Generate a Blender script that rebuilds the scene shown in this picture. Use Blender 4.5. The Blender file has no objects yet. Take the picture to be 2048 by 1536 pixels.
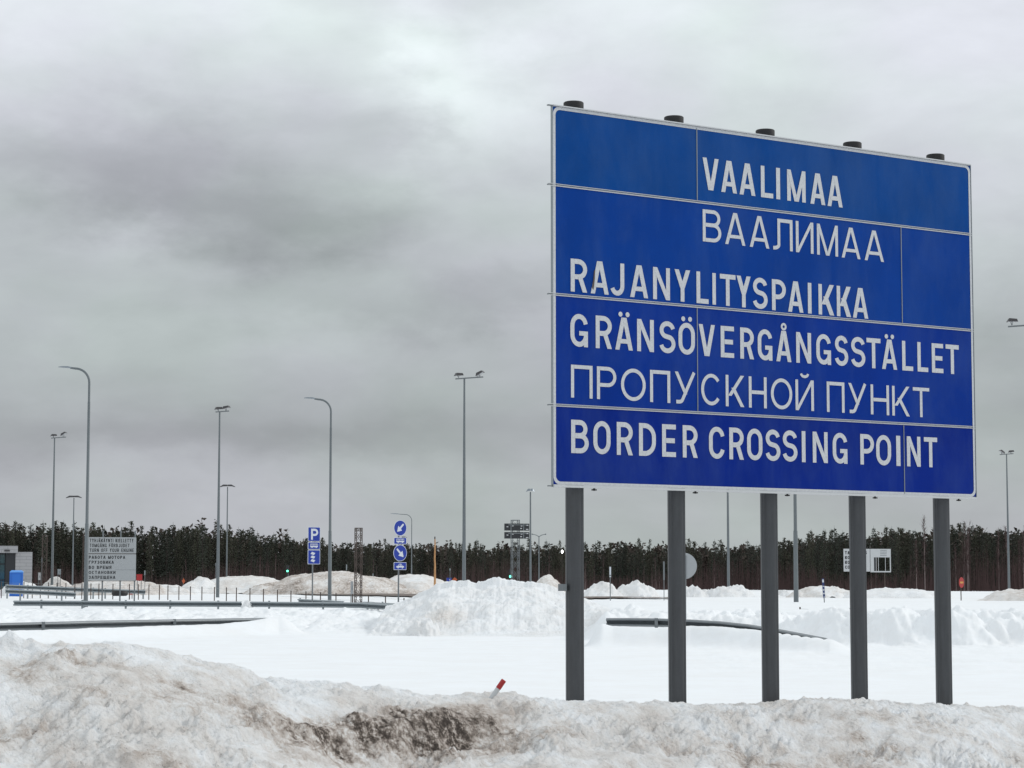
import bpy, bmesh, math, random
import numpy as np
from mathutils import Vector, Matrix
R = math.radians
random.seed(7)
S = bpy.context.scene
COL = S.collection
PI = math.pi

# ------------------------------------------------------------------ camera
F = 4556.0                      # focal length in photo pixels (2048 wide)
EYE = 2.2
TP = 400.0 / F
PITCH = math.atan(TP)
cam_d = bpy.data.cameras.new("camera")
cam = bpy.data.objects.new("camera", cam_d)
COL.objects.link(cam)
cam_d.sensor_width = 36.0
cam_d.lens = F / 2048.0 * 36.0
cam_d.clip_start = 0.3
cam_d.clip_end = 9000
cam.location = (0, 0, EYE)
cam.rotation_euler = (PI / 2 + PITCH, 0, 0)
S.camera = cam

# ------------------------------------------------------------------ world, sun, exposure
SUN_EL, SUN_AZ = R(30), R(72)          # azimuth clockwise from +Y (view direction)
world = bpy.data.worlds.new("World")
S.world = world
world.use_nodes = True
wt = world.node_tree
wt.nodes.clear()


def N(tree, typ, **kw):
    n = tree.nodes.new(typ)
    for k, v in kw.items():
        setattr(n, k, v)
    return n


def M(tree, op, a, b=None, c=None, clamp=False):
    n = tree.nodes.new("ShaderNodeMath")
    n.operation = op
    n.use_clamp = clamp
    for i, v in enumerate((a, b, c)):
        if v is None:
            continue
        if isinstance(v, (int, float)):
            n.inputs[i].default_value = v
        else:
            tree.links.new(v, n.inputs[i])
    return n.outputs[0]


def ramp(tree, fac, stops, interp='LINEAR'):
    n = tree.nodes.new("ShaderNodeValToRGB")
    n.color_ramp.interpolation = interp
    el = n.color_ramp.elements
    while len(el) < len(stops):
        el.new(0.5)
    for e, (p, c) in zip(el, stops):
        e.position = p
        e.color = (c, c, c, 1) if isinstance(c, (int, float)) else (*c, 1)
    if fac is not None:
        tree.links.new(fac, n.inputs[0])
    return n.outputs[0]


def noise(tree, vec, scale, detail=4, rough=0.55, dist=0.0, out=0):
    n = tree.nodes.new("ShaderNodeTexNoise")
    n.inputs['Scale'].default_value = scale
    n.inputs['Detail'].default_value = detail
    n.inputs['Roughness'].default_value = rough
    n.inputs['Distortion'].default_value = dist
    if vec is not None:
        tree.links.new(vec, n.inputs['Vector'])
    return n.outputs[out]


def build_sky():
    t = wt
    sky = N(t, "ShaderNodeTexSky")
    sky.sky_type = 'NISHITA'
    sky.sun_disc = False
    sky.sun_elevation = SUN_EL
    sky.sun_rotation = SUN_AZ
    tc = N(t, "ShaderNodeTexCoord")
    sep = N(t, "ShaderNodeSeparateXYZ")
    t.links.new(tc.outputs['Generated'], sep.inputs[0])
    x, y, z = sep.outputs
    az = M(t, 'ARCTAN2', x, y)
    el = M(t, 'ARCSINE', z)
    comb = N(t, "ShaderNodeCombineXYZ")
    t.links.new(M(t, 'MULTIPLY', az, 1.0), comb.inputs[0])
    t.links.new(M(t, 'MULTIPLY', el, 1.9), comb.inputs[1])
    v0 = comb.outputs[0]
    wn = noise(t, v0, 15, 5, 0.6, 0.0, 1)
    wsep = N(t, "ShaderNodeSeparateXYZ")
    t.links.new(wn, wsep.inputs[0])
    waz = M(t, 'MULTIPLY_ADD', M(t, 'SUBTRACT', wsep.outputs[0], 0.5), 0.10, az)
    wel = M(t, 'MULTIPLY_ADD', M(t, 'SUBTRACT', wsep.outputs[1], 0.5), 0.055, el)
    # brightness of the cloud deck by elevation (0..1 of a half turn)
    eln = M(t, 'DIVIDE', el, PI / 2, clamp=True)
    k = (PI / 2)
    base = ramp(t, eln, [(0.0, .42), (.012 / k, .46), (.04 / k, .45), (.068 / k, .405), (.10 / k, .47), (.14 / k, .53),
                         (.19 / k, .64), (.24 / k, .73), (.29 / k, .78), (.40 / k, 1.0)])
    over = ramp(t, eln, [(.35 / k, 0.0), (0.62, 1.0)])
    base = M(t, 'MULTIPLY_ADD', over, -0.12, base)
    # individual clouds: (azimuth, elevation, half widths, strength)
    blobs = [(-.128, .164, .060, .017, -.16), (-.185, .178, .05, .016, -.11), (-.09, .152, .034, .013, -.07), (-.12, .198, .07, .013, -.06),
             (-.19, .068, .07, .008, -.035), (-.06, .064, .09, .007, -.035),
             (-.02, .124, .05, .007, -.08), (-.028, .212, .015, .026, .125), (-.012, .232, .03, .012, .10), (.0, .205, .014, .016, .06), (-.05, .20, .014, .012, -.05), (-.180, .152, .016, .010, .10),
             (-.10, .245, .05, .010, .04), (-.13, .105, .06, .008, .03), (.1, .24, .12, .03, .03), (.21, .1, .04, .012, -.06), (.215, .16, .03, .02, .08), (.16, .23, .06, .02, .05),
             (-.21, .24, .06, .016, .06), (-.12, .044, .08, .007, .05)]
    tot = base
    for a, e, sa, se, amp in blobs:
        d1 = M(t, 'DIVIDE', M(t, 'SUBTRACT', waz, a), sa)
        d2 = M(t, 'DIVIDE', M(t, 'SUBTRACT', wel, e), se)
        q = M(t, 'ADD', M(t, 'MULTIPLY', d1, d1), M(t, 'MULTIPLY', d2, d2))
        g = M(t, 'EXPONENT', M(t, 'MULTIPLY', q, -0.5))
        tot = M(t, 'MULTIPLY_ADD', g, amp, tot)
    n1 = noise(t, v0, 12, 7, 0.56, 0.25)
    tot = M(t, 'MULTIPLY', tot, M(t, 'MULTIPLY_ADD', M(t, 'SUBTRACT', n1, 0.5), 0.44, 1.0))
    comb2 = N(t, "ShaderNodeCombineXYZ")
    t.links.new(M(t, 'MULTIPLY', az, 1.0), comb2.inputs[0])
    t.links.new(M(t, 'MULTIPLY', el, 3.2), comb2.inputs[1])
    n2 = noise(t, comb2.outputs[0], 10, 4, 0.5, 0.3)
    tot = M(t, 'MULTIPLY', tot, M(t, 'MULTIPLY_ADD', M(t, 'SUBTRACT', n2, 0.5), 0.22, 1.0))
    # faint hue drift between cool green and mauve greys
    hue = noise(t, v0, 7, 3, 0.5)
    mixc = N(t, "ShaderNodeMix", data_type='RGBA')
    t.links.new(ramp(t, hue, [(.38, 0.0), (.62, 1.0)]), mixc.inputs[0])
    mixc.inputs[6].default_value = (0.905, 1.0, 1.0, 1)
    mixc.inputs[7].default_value = (0.945, 0.975, 1.055, 1)
    cl = N(t, "ShaderNodeVectorMath", operation='SCALE')
    t.links.new(mixc.outputs[2], cl.inputs[0])
    t.links.new(M(t, 'MULTIPLY', tot, 10.6), cl.inputs['Scale'])
    mx = N(t, "ShaderNodeMix", data_type='RGBA')
    mx.inputs[0].default_value = 0.96
    t.links.new(sky.outputs[0], mx.inputs[6])
    t.links.new(cl.outputs[0], mx.inputs[7])
    bg = N(t, "ShaderNodeBackground")
    bg.inputs['Strength'].default_value = 0.1
    t.links.new(mx.outputs[2], bg.inputs['Color'])
    out = N(t, "ShaderNodeOutputWorld")
    t.links.new(bg.outputs[0], out.inputs[0])


build_sky()
sun_d = bpy.data.lights.new("sun", 'SUN')
sun_d.energy = 1.1
sun_d.angle = R(14)
sun_d.color = (1.0, 0.97, 0.93)
sun = bpy.data.objects.new("sun", sun_d)
COL.objects.link(sun)
sdir = Vector((math.sin(SUN_AZ) * math.cos(SUN_EL), math.cos(SUN_AZ) * math.cos(SUN_EL), math.sin(SUN_EL)))
sun.rotation_euler = sdir.to_track_quat('Z', 'Y').to_euler()
sun.location = (30, -30, 40)

S.view_settings.view_transform = 'Standard'
S.view_settings.look = 'None'
S.view_settings.exposure = 0.0
S.view_settings.gamma = 1.0
S.render.engine = 'CYCLES'
S.cycles.use_denoising = True
S.cycles.max_bounces = 6
S.cycles.diffuse_bounces = 3


# ------------------------------------------------------------------ numpy noise
_rng = np.random.RandomState(11)
_perm = _rng.permutation(512)
_ga = _rng.rand(512) * 2 * np.pi
_gx, _gy = np.cos(_ga), np.sin(_ga)


def perlin(x, y):
    xi = np.floor(x).astype(np.int64)
    yi = np.floor(y).astype(np.int64)
    xf, yf = x - xi, y - yi
    uu = xf * xf * xf * (xf * (xf * 6 - 15) + 10)
    vv = yf * yf * yf * (yf * (yf * 6 - 15) + 10)

    def g(ix, iy, dx, dy):
        h = _perm[(_perm[ix & 511] + iy) & 511]
        return _gx[h] * dx + _gy[h] * dy
    a = g(xi, yi, xf, yf)
    b = g(xi + 1, yi, xf - 1, yf)
    c = g(xi, yi + 1, xf, yf - 1)
    d = g(xi + 1, yi + 1, xf - 1, yf - 1)
    return (a + uu * (b - a)) * (1 - vv) + (c + uu * (d - c)) * vv


def fbm(x, y, octv=4, gain=0.5, billow=False, ridge=False):
    s = np.zeros(np.broadcast(x, y).shape)
    a, f = 1.0, 1.0
    for i in range(octv):
        n = perlin(x * f + 17.3 * i, y * f - 9.1 * i)
        if billow:
            n = np.abs(n) * 2 - 0.4
        if ridge:
            n = 0.4 - np.abs(n) * 2
        s += a * n
        a *= gain
        f *= 2.03
    return s


def ss(a, b, x):
    t = np.clip((x - a) / (b - a), 0, 1)
    return t * t * (3 - 2 * t)


# ------------------------------------------------------------------ geometry helpers
CP, SP = math.cos(PITCH), math.sin(PITCH)


def ray(u, v):
    xc, yc = (u - 1024) / F, (768 - v) / F
    return np.array([xc, CP - yc * SP, SP + yc * CP])


def at(u, v, Y):
    d = ray(u, v)
    return Vector((d[0] * Y / d[1], Y, EYE + d[2] * Y / d[1]))


def zat(v, Y):
    return at(1024, v, Y).z


def xat(u, Y, v=1168):
    return at(u, v, Y).x


class MB:
    def __init__(self):
        self.v, self.f = [], []

    def poly(self, pts):
        b = len(self.v)
        self.v += [tuple(p) for p in pts]
        self.f.append(tuple(range(b, b + len(pts))))

    def add(self, vs, fs):
        b = len(self.v)
        self.v += [tuple(p) for p in vs]
        self.f += [tuple(i + b for i in q) for q in fs]

    def box(self, c, s, m=None):
        x, y, z = (k / 2 for k in s)
        vs = [Vector((i * x, j * y, k * z)) for i in (-1, 1) for j in (-1, 1) for k in (-1, 1)]
        if m is not None:
            vs = [m @ p for p in vs]
        vs = [p + Vector(c) for p in vs]
        self.add(vs, [(0, 1, 3, 2), (4, 6, 7, 5), (0, 4, 5, 1), (2, 3, 7, 6), (0, 2, 6, 4), (1, 5, 7, 3)])

    def tube(self, pts, rad, n=10, cap=True):
        """tapered tube along a polyline"""
        pts = [Vector(p) for p in pts]
        if isinstance(rad, (int, float)):
            rad = [rad] * len(pts)
        rings = []
        up = Vector((0, 0, 1))
        d0 = (pts[1] - pts[0]).normalized()
        sx = d0.cross(up)
        if sx.length < 1e-3:
            sx = Vector((1, 0, 0))
        sx.normalize()
        for i, p in enumerate(pts):
            if i == 0:
                d = pts[1] - pts[0]
            elif i == len(pts) - 1:
                d = pts[-1] - pts[-2]
            else:
                d = (pts[i + 1] - pts[i]).normalized() + (pts[i] - pts[i - 1]).normalized()
            d.normalize()
            sx = (sx - d * sx.dot(d)).normalized()
            sy = d.cross(sx)
            rings.append([p + (sx * math.cos(2 * PI * k / n) + sy * math.sin(2 * PI * k / n)) * rad[i] for k in range(n)])
        vs = [q for r_ in rings for q in r_]
        fs = []
        for i in range(len(pts) - 1):
            for k in range(n):
                a, b = i * n + k, i * n + (k + 1) % n
                fs.append((a, b, b + n, a + n))
        if cap:
            fs.append(tuple(range(n - 1, -1, -1)))
            fs.append(tuple((len(pts) - 1) * n + k for k in range(n)))
        self.add(vs, fs)

    def build(self, name, mat, parent=None, smooth=False, loc=None, rot=None):
        me = bpy.data.meshes.new(name)
        me.from_pydata(self.v, [], self.f)
        me.update()
        if smooth:
            me.polygons.foreach_set("use_smooth", [True] * len(me.polygons))
            try:
                me.set_sharp_from_angle(angle=R(40))
            except Exception:
                pass
        me.materials.append(mat)
        o = bpy.data.objects.new(name, me)
        COL.objects.link(o)
        if parent is not None:
            o.parent = parent
        if loc is not None:
            o.location = loc
        if rot is not None:
            o.rotation_euler = rot
        return o


def tag(o, label, cat, group=None, kind=None):
    if label:
        o['label'] = label
    if cat:
        o['category'] = cat
    if group:
        o['group'] = group
    if kind:
        o['kind'] = kind
    return o


def thing(name, label, cat, loc=(0, 0, 0), rz=0.0, group=None):
    o = bpy.data.objects.new(name, None)
    COL.objects.link(o)
    o.location = loc
    o.rotation_euler = (0, 0, rz)
    o.empty_display_size = 0.2
    return tag(o, label, cat, group)


def grid_mesh(name, X, Y, Z, mat, attrs=None, smooth=True):
    """X, Y, Z: 2-D arrays -> one sheet"""
    h, w = X.shape
    co = np.stack([X, Y, Z], -1).reshape(-1, 3).astype(np.float32)
    i = np.arange(h * w).reshape(h, w)
    q = np.stack([i[:-1, :-1], i[:-1, 1:], i[1:, 1:], i[1:, :-1]], -1).reshape(-1, 4)
    me = bpy.data.meshes.new(name)
    me.vertices.add(len(co))
    me.vertices.foreach_set("co", co.ravel())
    me.loops.add(q.size)
    me.loops.foreach_set("vertex_index", q.ravel().astype(np.int32))
    me.polygons.add(len(q))
    me.polygons.foreach_set("loop_start", np.arange(0, q.size, 4, dtype=np.int32))
    me.polygons.foreach_set("loop_total", np.full(len(q), 4, dtype=np.int32))
    me.polygons.foreach_set("use_smooth", np.ones(len(q), dtype=bool))
    me.update(calc_edges=True)
    for k, arr in (attrs or {}).items():
        a = me.attributes.new(k, 'FLOAT', 'POINT')
        a.data.foreach_set("value", arr.reshape(-1).astype(np.float32))
    me.materials.append(mat)
    o = bpy.data.objects.new(name, me)
    COL.objects.link(o)
    return o


# ------------------------------------------------------------------ materials
def mat(name, col, rough=0.6, metal=0.0, var=0.0, vscale=6.0, bump=0.0, bscale=30.0, spec=0.5, coat=0.0):
    m = bpy.data.materials.new(name)
    m.use_nodes = True
    t = m.node_tree
    b = t.nodes['Principled BSDF']
    b.inputs['Base Color'].default_value = (*col, 1)
    b.inputs['Roughness'].default_value = rough
    b.inputs['Metallic'].default_value = metal
    b.inputs['Specular IOR Level'].default_value = spec
    if coat:
        b.inputs['Coat Weight'].default_value = coat
        b.inputs['Coat Roughness'].default_value = 0.12
    tc = N(t, "ShaderNodeTexCoord")
    if var:
        n = noise(t, tc.outputs['Object'], vscale, 5, 0.6)
        f = M(t, 'MULTIPLY_ADD', M(t, 'SUBTRACT', n, 0.5), var * 2, 1.0)
        sc = N(t, "ShaderNodeVectorMath", operation='SCALE')
        sc.inputs[0].default_value = col
        t.links.new(f, sc.inputs['Scale'])
        t.links.new(sc.outputs[0], b.inputs['Base Color'])
    if bump:
        n = noise(t, tc.outputs['Object'], bscale, 4, 0.6)
        bn = N(t, "ShaderNodeBump")
        bn.inputs['Strength'].default_value = bump
        bn.inputs['Distance'].default_value = 0.02
        t.links.new(n, bn.inputs['Height'])
        t.links.new(bn.outputs[0], b.inputs['Normal'])
    return m


def emit(name, col, strength):
    m = bpy.data.materials.new(name)
    m.use_nodes = True
    b = m.node_tree.nodes['Principled BSDF']
    b.inputs['Base Color'].default_value = (*col, 1)
    b.inputs['Emission Color'].default_value = (*col, 1)
    b.inputs['Emission Strength'].default_value = strength
    return m


def snow_mat(name, dirty=0.0, dirt_attr=False, scale=1.0, bump=0.5, bdist=0.05, speck=False):
    """white snow; 'dirty' = how much road grit is mixed in; real stains come from the dirt attribute"""
    m = bpy.data.materials.new(name)
    m.use_nodes = True
    t = m.node_tree
    b = t.nodes['Principled BSDF']
    b.inputs['Roughness'].default_value = 0.75
    b.inputs['Specular IOR Level'].default_value = 0.2
    geo = N(t, "ShaderNodeNewGeometry")
    mp = N(t, "ShaderNodeMapping")
    t.links.new(geo.outputs['Position'], mp.inputs[0])
    mp.inputs['Scale'].default_value = (scale, scale, scale)
    P = mp.outputs[0]
    n1 = noise(t, P, 0.8, 6, 0.62, 0.4)
    n2 = noise(t, P, 4.5, 6, 0.66, 0.3)
    # grit amount
    g = M(t, 'MULTIPLY_ADD', n2, 0.55, M(t, 'MULTIPLY', n1, 0.75))
    g = ramp(t, g, [(.52, 0.0), (.80, 1.0)])
    amt = M(t, 'MULTIPLY', g, dirty)
    if dirt_attr:
        at_ = N(t, "ShaderNodeAttribute")
        at_.attribute_name = "dirt"
        d = at_.outputs['Fac']
        fine = noise(t, P, 15.0, 7, 0.75)
        d2 = M(t, 'MULTIPLY', d, ramp(t, fine, [(.38, .22), (.60, 1.15)]))
        amt = M(t, 'ADD', amt, d2, clamp=True)
    cr = ramp(t, amt, [(0.0, (.845, .86, .875)), (.18, (.72, .695, .67)), (.42, (.50, .44, .395)),
                       (.72, (.20, .165, .14)), (1.0, (.055, .043, .036))])
    col = cr
    if speck:
        sp = noise(t, P, 34.0, 3, 0.7)
        sp2 = M(t, 'MULTIPLY', ramp(t, sp, [(.60, 0.0), (.68, 1.0)]), M(t, 'MULTIPLY_ADD', amt, 1.5, 0.0, clamp=True))
        mx = N(t, "ShaderNodeMix", data_type='RGBA')
        t.links.new(sp2, mx.inputs[0])
        t.links.new(cr, mx.inputs[6])
        mx.inputs[7].default_value = (.07, .055, .045, 1)
        col = mx.outputs[2]
    t.links.new(col, b.inputs['Base Color'])
    bn = N(t, "ShaderNodeBump")
    bn.inputs['Strength'].default_value = bump
    bn.inputs['Distance'].default_value = bdist
    hb = M(t, 'MULTIPLY_ADD', noise(t, P, 22.0, 5, 0.7), 0.5, M(t, 'MULTIPLY', n2, 1.0))
    t.links.new(hb, bn.inputs['Height'])
    t.links.new(bn.outputs[0], b.inputs['Normal'])
    return m


MAT = {}
MAT['snow'] = snow_mat('snow_field', 0.05, True, 0.6, 0.25, 0.02)
MAT['snow_lump'] = snow_mat('snow_lumpy', 0.10, True, 0.55, 0.8, 0.10)
MAT['snow_bank'] = snow_mat('snow_bank', 0.27, True, 1.0, 1.0, 0.055, speck=True)
MAT['snow_dirty'] = snow_mat('snow_dirty', 0.22, True, 0.30, 0.6, 0.12)
MAT['asphalt'] = mat('asphalt', (.15, .118, .10), 0.9, var=.25, vscale=.4)
MAT['galv'] = mat('galvanised', (.30, .33, .345), 0.38, 0.85, var=.15, vscale=3, spec=.4)
MAT['galv_dark'] = mat('galvanised_dark', (.20, .215, .225), 0.38, 0.85, var=.15, vscale=3)
MAT['pole'] = mat('pole_grey', (.15, .168, .178), 0.55, 0.3, var=.12, vscale=1.5)
MAT['lamp_dark'] = mat('lamp_dark', (.045, .042, .045), 0.5, var=.2)
MAT['lamp_pale'] = mat('lamp_pale', (.22, .25, .28), 0.35, 0.4)
MAT['lens'] = mat('lamp_lens', (.35, .36, .38), 0.2, spec=.6)
MAT['black'] = mat('black_rubber', (.012, .011, .012), 0.6)
MAT['rust'] = mat('rusty_steel', (.075, .055, .047), 0.8, var=.3, vscale=8)
MAT['white'] = mat('white_paint', (.52, .53, .54), 0.5, var=.06, vscale=3)
MAT['greysign'] = mat('grey_sign_face', (.36, .375, .385), 0.5, var=.05, vscale=2)
MAT['text_black'] = mat('black_text', (.02, .022, .025), 0.6)
MAT['sign_back'] = mat('sign_back', (.36, .375, .39), 0.5, 0.2, var=.06)
MAT['blue_small'] = mat('small_sign_blue', (.004, .03, .30), 0.45)
MAT['sign_white'] = mat('small_sign_white', (.62, .65, .70), 0.5)
MAT['navy'] = mat('navy_plate', (.02, .035, .13), 0.5)
MAT['red'] = mat('red_paint', (.36, .014, .016), 0.45, var=.1)
MAT['orange'] = mat('orange_paint', (.42, .085, .025), 0.5, var=.2)
MAT['yellow'] = mat('yellow_paint', (.55, .27, .05), 0.5)
MAT['wood'] = mat('pale_wood', (.50, .27, .12), 0.8, var=.5, vscale=3)
MAT['toilet'] = mat('blue_plastic', (.02, .15, .56), 0.4, var=.06)
MAT['toilet_roof'] = mat('pale_blue_plastic', (.12, .34, .78), 0.45)
MAT['glass'] = mat('dark_glass', (.05, .12, .125), 0.06, spec=1.0, coat=.6)
MAT['frame_dark'] = mat('dark_frame', (.02, .022, .026), 0.5)
MAT['trunk'] = mat('pine_bark', (.030, .023, .020), 0.9, var=.3, vscale=2)
MAT['birch_bark'] = mat('birch_bark', (.17, .13, .125), 0.8, var=.35, vscale=4)
MAT['twig'] = mat('reddish_twigs', (.066, .038, .036), 0.9, var=.6, vscale=.35)
MAT['green_light'] = emit('green_signal', (.15, 1.0, .62), 2.5)
MAT['white_light'] = emit('white_lamp', (1, 1, 1), 5.0)


def crown_mat(name, c1, c2):
    m = bpy.data.materials.new(name)
    m.use_nodes = True
    t = m.node_tree
    b = t.nodes['Principled BSDF']
    b.inputs['Roughness'].default_value = 0.8
    b.inputs['Specular IOR Level'].default_value = 0.2
    tc = N(t, "ShaderNodeTexCoord")
    oi = N(t, "ShaderNodeObjectInfo")
    n = noise(t, tc.outputs['Object'], 0.7, 4, 0.6)
    f = M(t, 'MULTIPLY_ADD', oi.outputs['Random'], 0.5, M(t, 'SUBTRACT', M(t, 'MULTIPLY', n, 1.4), 0.4))
    mx = N(t, "ShaderNodeMix", data_type='RGBA')
    t.links.new(M(t, 'MULTIPLY', f, 1.0, clamp=True), mx.inputs[0])
    mx.inputs[6].default_value = (*c1, 1)
    mx.inputs[7].default_value = (*c2, 1)
    t.links.new(mx.outputs[2], b.inputs['Base Color'])
    return m


MAT['pine'] = crown_mat('pine_needles', (.036, .041, .029), (.078, .078, .054))
MAT['spruce'] = crown_mat('spruce_needles', (.030, .037, .029), (.060, .066, .050))
MAT['forest'] = crown_mat('forest_mass', (.042, .037, .031), (.078, .061, .051))


def sign_blue(name, col):
    """retroreflective sheeting: very fine honeycomb and a satin skin"""
    m = bpy.data.materials.new(name)
    m.use_nodes = True
    t = m.node_tree
    b = t.nodes['Principled BSDF']
    b.inputs['Roughness'].default_value = 0.38
    b.inputs['Specular IOR Level'].default_value = 0.07
    tc = N(t, "ShaderNodeTexCoord")
    n = noise(t, tc.outputs['Object'], 1.1, 4, 0.6)
    n3 = noise(t, tc.outputs['Object'], 60, 2, 0.6)
    f = M(t, 'MULTIPLY_ADD', M(t, 'SUBTRACT', n, .5), 0.5, 1.0)
    f = M(t, 'MULTIPLY', f, M(t, 'MULTIPLY_ADD', M(t, 'SUBTRACT', n3, .5), 0.25, 1.0))
    sc = N(t, "ShaderNodeVectorMath", operation='SCALE')
    sc.inputs[0].default_value = col
    t.links.new(f, sc.inputs['Scale'])
    # thin film of road salt, in drying streaks
    mp = N(t, "ShaderNodeMapping")
    mp.inputs['Scale'].default_value = (1.0, 1.0, .35)
    t.links.new(tc.outputs['Object'], mp.inputs[0])
    st = noise(t, mp.outputs[0], 2.2, 6, 0.65, .3)
    film = M(t, 'MULTIPLY', ramp(t, st, [(.42, 0.0), (.75, 1.0)]), .16)
    mxf = N(t, "ShaderNodeMix", data_type='RGBA')
    t.links.new(film, mxf.inputs[0])
    t.links.new(sc.outputs[0], mxf.inputs[6])
    mxf.inputs[7].default_value = (.10, .16, .26, 1)
    t.links.new(mxf.outputs[2], b.inputs['Base Color'])
    bn = N(t, "ShaderNodeBump")
    bn.inputs['Strength'].default_value = 0.12
    bn.inputs['Distance'].default_value = 0.02
    t.links.new(n, bn.inputs['Height'])
    t.links.new(bn.outputs[0], b.inputs['Normal'])
    return m


MAT['sign_b'] = [sign_blue('blue_sheet_top', (.0008, .052, .235)), sign_blue('blue_sheet_second', (.0006, .040, .245)),  # upper rows greener and lighter: veil of glare painted into the base colours
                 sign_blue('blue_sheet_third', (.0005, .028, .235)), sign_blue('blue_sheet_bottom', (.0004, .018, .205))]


def letter_mat():
    m = mat('white_sheet', (.52, .53, .55), 0.5, var=.06, vscale=2)
    t = m.node_tree
    b = t.nodes['Principled BSDF']
    tc = N(t, "ShaderNodeTexCoord")
    w = N(t, "ShaderNodeTexVoronoi")
    w.inputs['Scale'].default_value = 42
    t.links.new(tc.outputs['Object'], w.inputs['Vector'])
    f = ramp(t, w.outputs['Distance'], [(0.1, .90), (.7, 1.04)])
    mm = N(t, "ShaderNodeVectorMath", operation='MULTIPLY')
    src = b.inputs['Base Color'].links[0].from_socket
    t.links.new(src, mm.inputs[0])
    t.links.new(f, mm.inputs[1])
    t.links.new(mm.outputs[0], b.inputs['Base Color'])
    return m


MAT['letter'] = letter_mat()


def post_mat():
    m = bpy.data.materials.new('anodised_post')
    m.use_nodes = True
    t = m.node_tree
    b = t.nodes['Principled BSDF']
    b.inputs['Roughness'].default_value = 0.36
    b.inputs['Metallic'].default_value = 0.5
    tc = N(t, "ShaderNodeTexCoord")
    mp = N(t, "ShaderNodeMapping")
    mp.inputs['Scale'].default_value = (1, 1, .12)
    t.links.new(tc.outputs['Object'], mp.inputs[0])
    n = noise(t, mp.outputs[0], 20, 5, 0.7)
    n2 = noise(t, tc.outputs['Object'], 60, 3, 0.6)
    f = M(t, 'ADD', M(t, 'MULTIPLY', n, .8), M(t, 'MULTIPLY', n2, .3))
    c = ramp(t, f, [(.30, (.058, .060, .064)), (.80, (.084, .088, .094))])
    t.links.new(c, b.inputs['Base Color'])
    return m


MAT['post'] = post_mat()


def stone_mat():
    m = bpy.data.materials.new('stone_cladding')
    m.use_nodes = True
    t = m.node_tree
    b = t.nodes['Principled BSDF']
    b.inputs['Roughness'].default_value = 0.8
    tc = N(t, "ShaderNodeTexCoord")
    mp = N(t, "ShaderNodeMapping")
    mp.inputs['Rotation'].default_value = (PI / 2, 0, 0)
    t.links.new(tc.outputs['Object'], mp.inputs[0])
    br = N(t, "ShaderNodeTexBrick")
    br.inputs['Color1'].default_value = (.40, .395, .40, 1)
    br.inputs['Color2'].default_value = (.36, .355, .365, 1)
    br.inputs['Mortar'].default_value = (.24, .24, .245, 1)
    br.inputs['Scale'].default_value = 1.0
    br.inputs['Brick Width'].default_value = 1.2
    br.inputs['Row Height'].default_value = .32
    br.inputs['Mortar Size'].default_value = .02
    t.links.new(mp.outputs[0], br.inputs['Vector'])
    t.links.new(br.outputs[0], b.inputs['Base Color'])
    return m


MAT['stone'] = stone_mat()


# ------------------------------------------------------------------ terrain
def base_h(x, y):
    """smooth ground level of the whole place (metres)"""
    a = x / np.maximum(y, 1e-3)
    left = .80 * ss(100, 128, y) + .28 * ss(128, 170, y)
    foot = 88 - 60 * (a - .03) * ss(.09, .16, a) * .6
    foot = foot + 1.6 * fbm(x * .16 + 9, y * 0, 2) + .9 * fbm(x * .6, y * .05, 3)
    right = 1.02 * ss(foot - .2, foot + 3.2, y) + .10 * ss(foot, foot + 60, y)
    w = ss(.028, .045, a)
    return left * (1 - w) + right * w


def terrain_h(x, y):
    a = x / np.maximum(y, 1e-3)
    h = base_h(x, y)
    # rough ploughed ridge on the right, snow thrown between the two rails on the left
    foot = 88 - 60 * (a - .03) * ss(.09, .16, a) * .6 + 1.6 * fbm(x * .16 + 9, y * 0, 2)
    wr = ss(.028, .045, a)
    ridge = np.exp(-((y - foot - 4) / 4.0) ** 2) * wr
    lump = fbm(x * .45, y * .22, 3, .5, billow=True)
    h = h + ridge * (.10 + .46 * lump + .22 * fbm(x * .22 + 4, y * .1, 2) + .15 * fbm(x * 1.5, y * .7, 3, .55, billow=True) + .05 * fbm(x * 4.2, y * 2, 2))
    band = ss(101, 110, y) * (1 - ss(126, 131, y)) * (1 - wr)
    h = h + band * (.20 * fbm(x * .6, y * .25, 5, .55, billow=True) + .05 * fbm(x * 2, y, 2))
    # gentle waves everywhere, drifts far off
    near = 1 - ss(30, 120, y)
    h = h + .030 * fbm(x * .22, y * .12, 3) * near + .035 * fbm(x * .5, y * .16, 3) * ss(60, 80, y) * (1 - ss(97, 110, y)) + ss(135, 200, y) * .08 * fbm(x * .12, y * .05, 4)
    # trampled snow on the field on the right
    pat = ss(.055, .10, a) * ss(52, 62, y) * (1 - ss(80, 88, y))
    h = h + pat * .05 * fbm(x * .7, y * .35, 4, .6)
    rough = ss(95, 101, y) * (1 - ss(128, 150, y))
    h = h + rough * .02 * fbm(x * 2.2, y * 1.3, 3)
    # snow drifted against the two nearest rails
    u = 1024 + F * a / 1.0
    for ru, rv, rY, vis in RAILS:
        yr = np.interp(u, ru, rY)
        tz = EYE - (np.interp(u, ru, rv) + np.interp(u, ru, vis) - 1168) * (yr - 1.2) / F
        w = np.exp(-((y - (yr - 1.2)) / 1.3) ** 2) * ss(ru[0] - 40, ru[0], u) * (1 - ss(ru[-1], ru[-1] + 60, u))
        w = np.where(y > yr - 1.2, np.exp(-((y - (yr - 1.2)) / .75) ** 2) * ss(ru[0] - 40, ru[0], u) * (1 - ss(ru[-1], ru[-1] + 60, u)), w)
        tz = tz + .03 * fbm(x * 1.6, y * .8, 3)
        h = np.where(tz > h, h * (1 - w) + tz * w, h)
    return h


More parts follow.
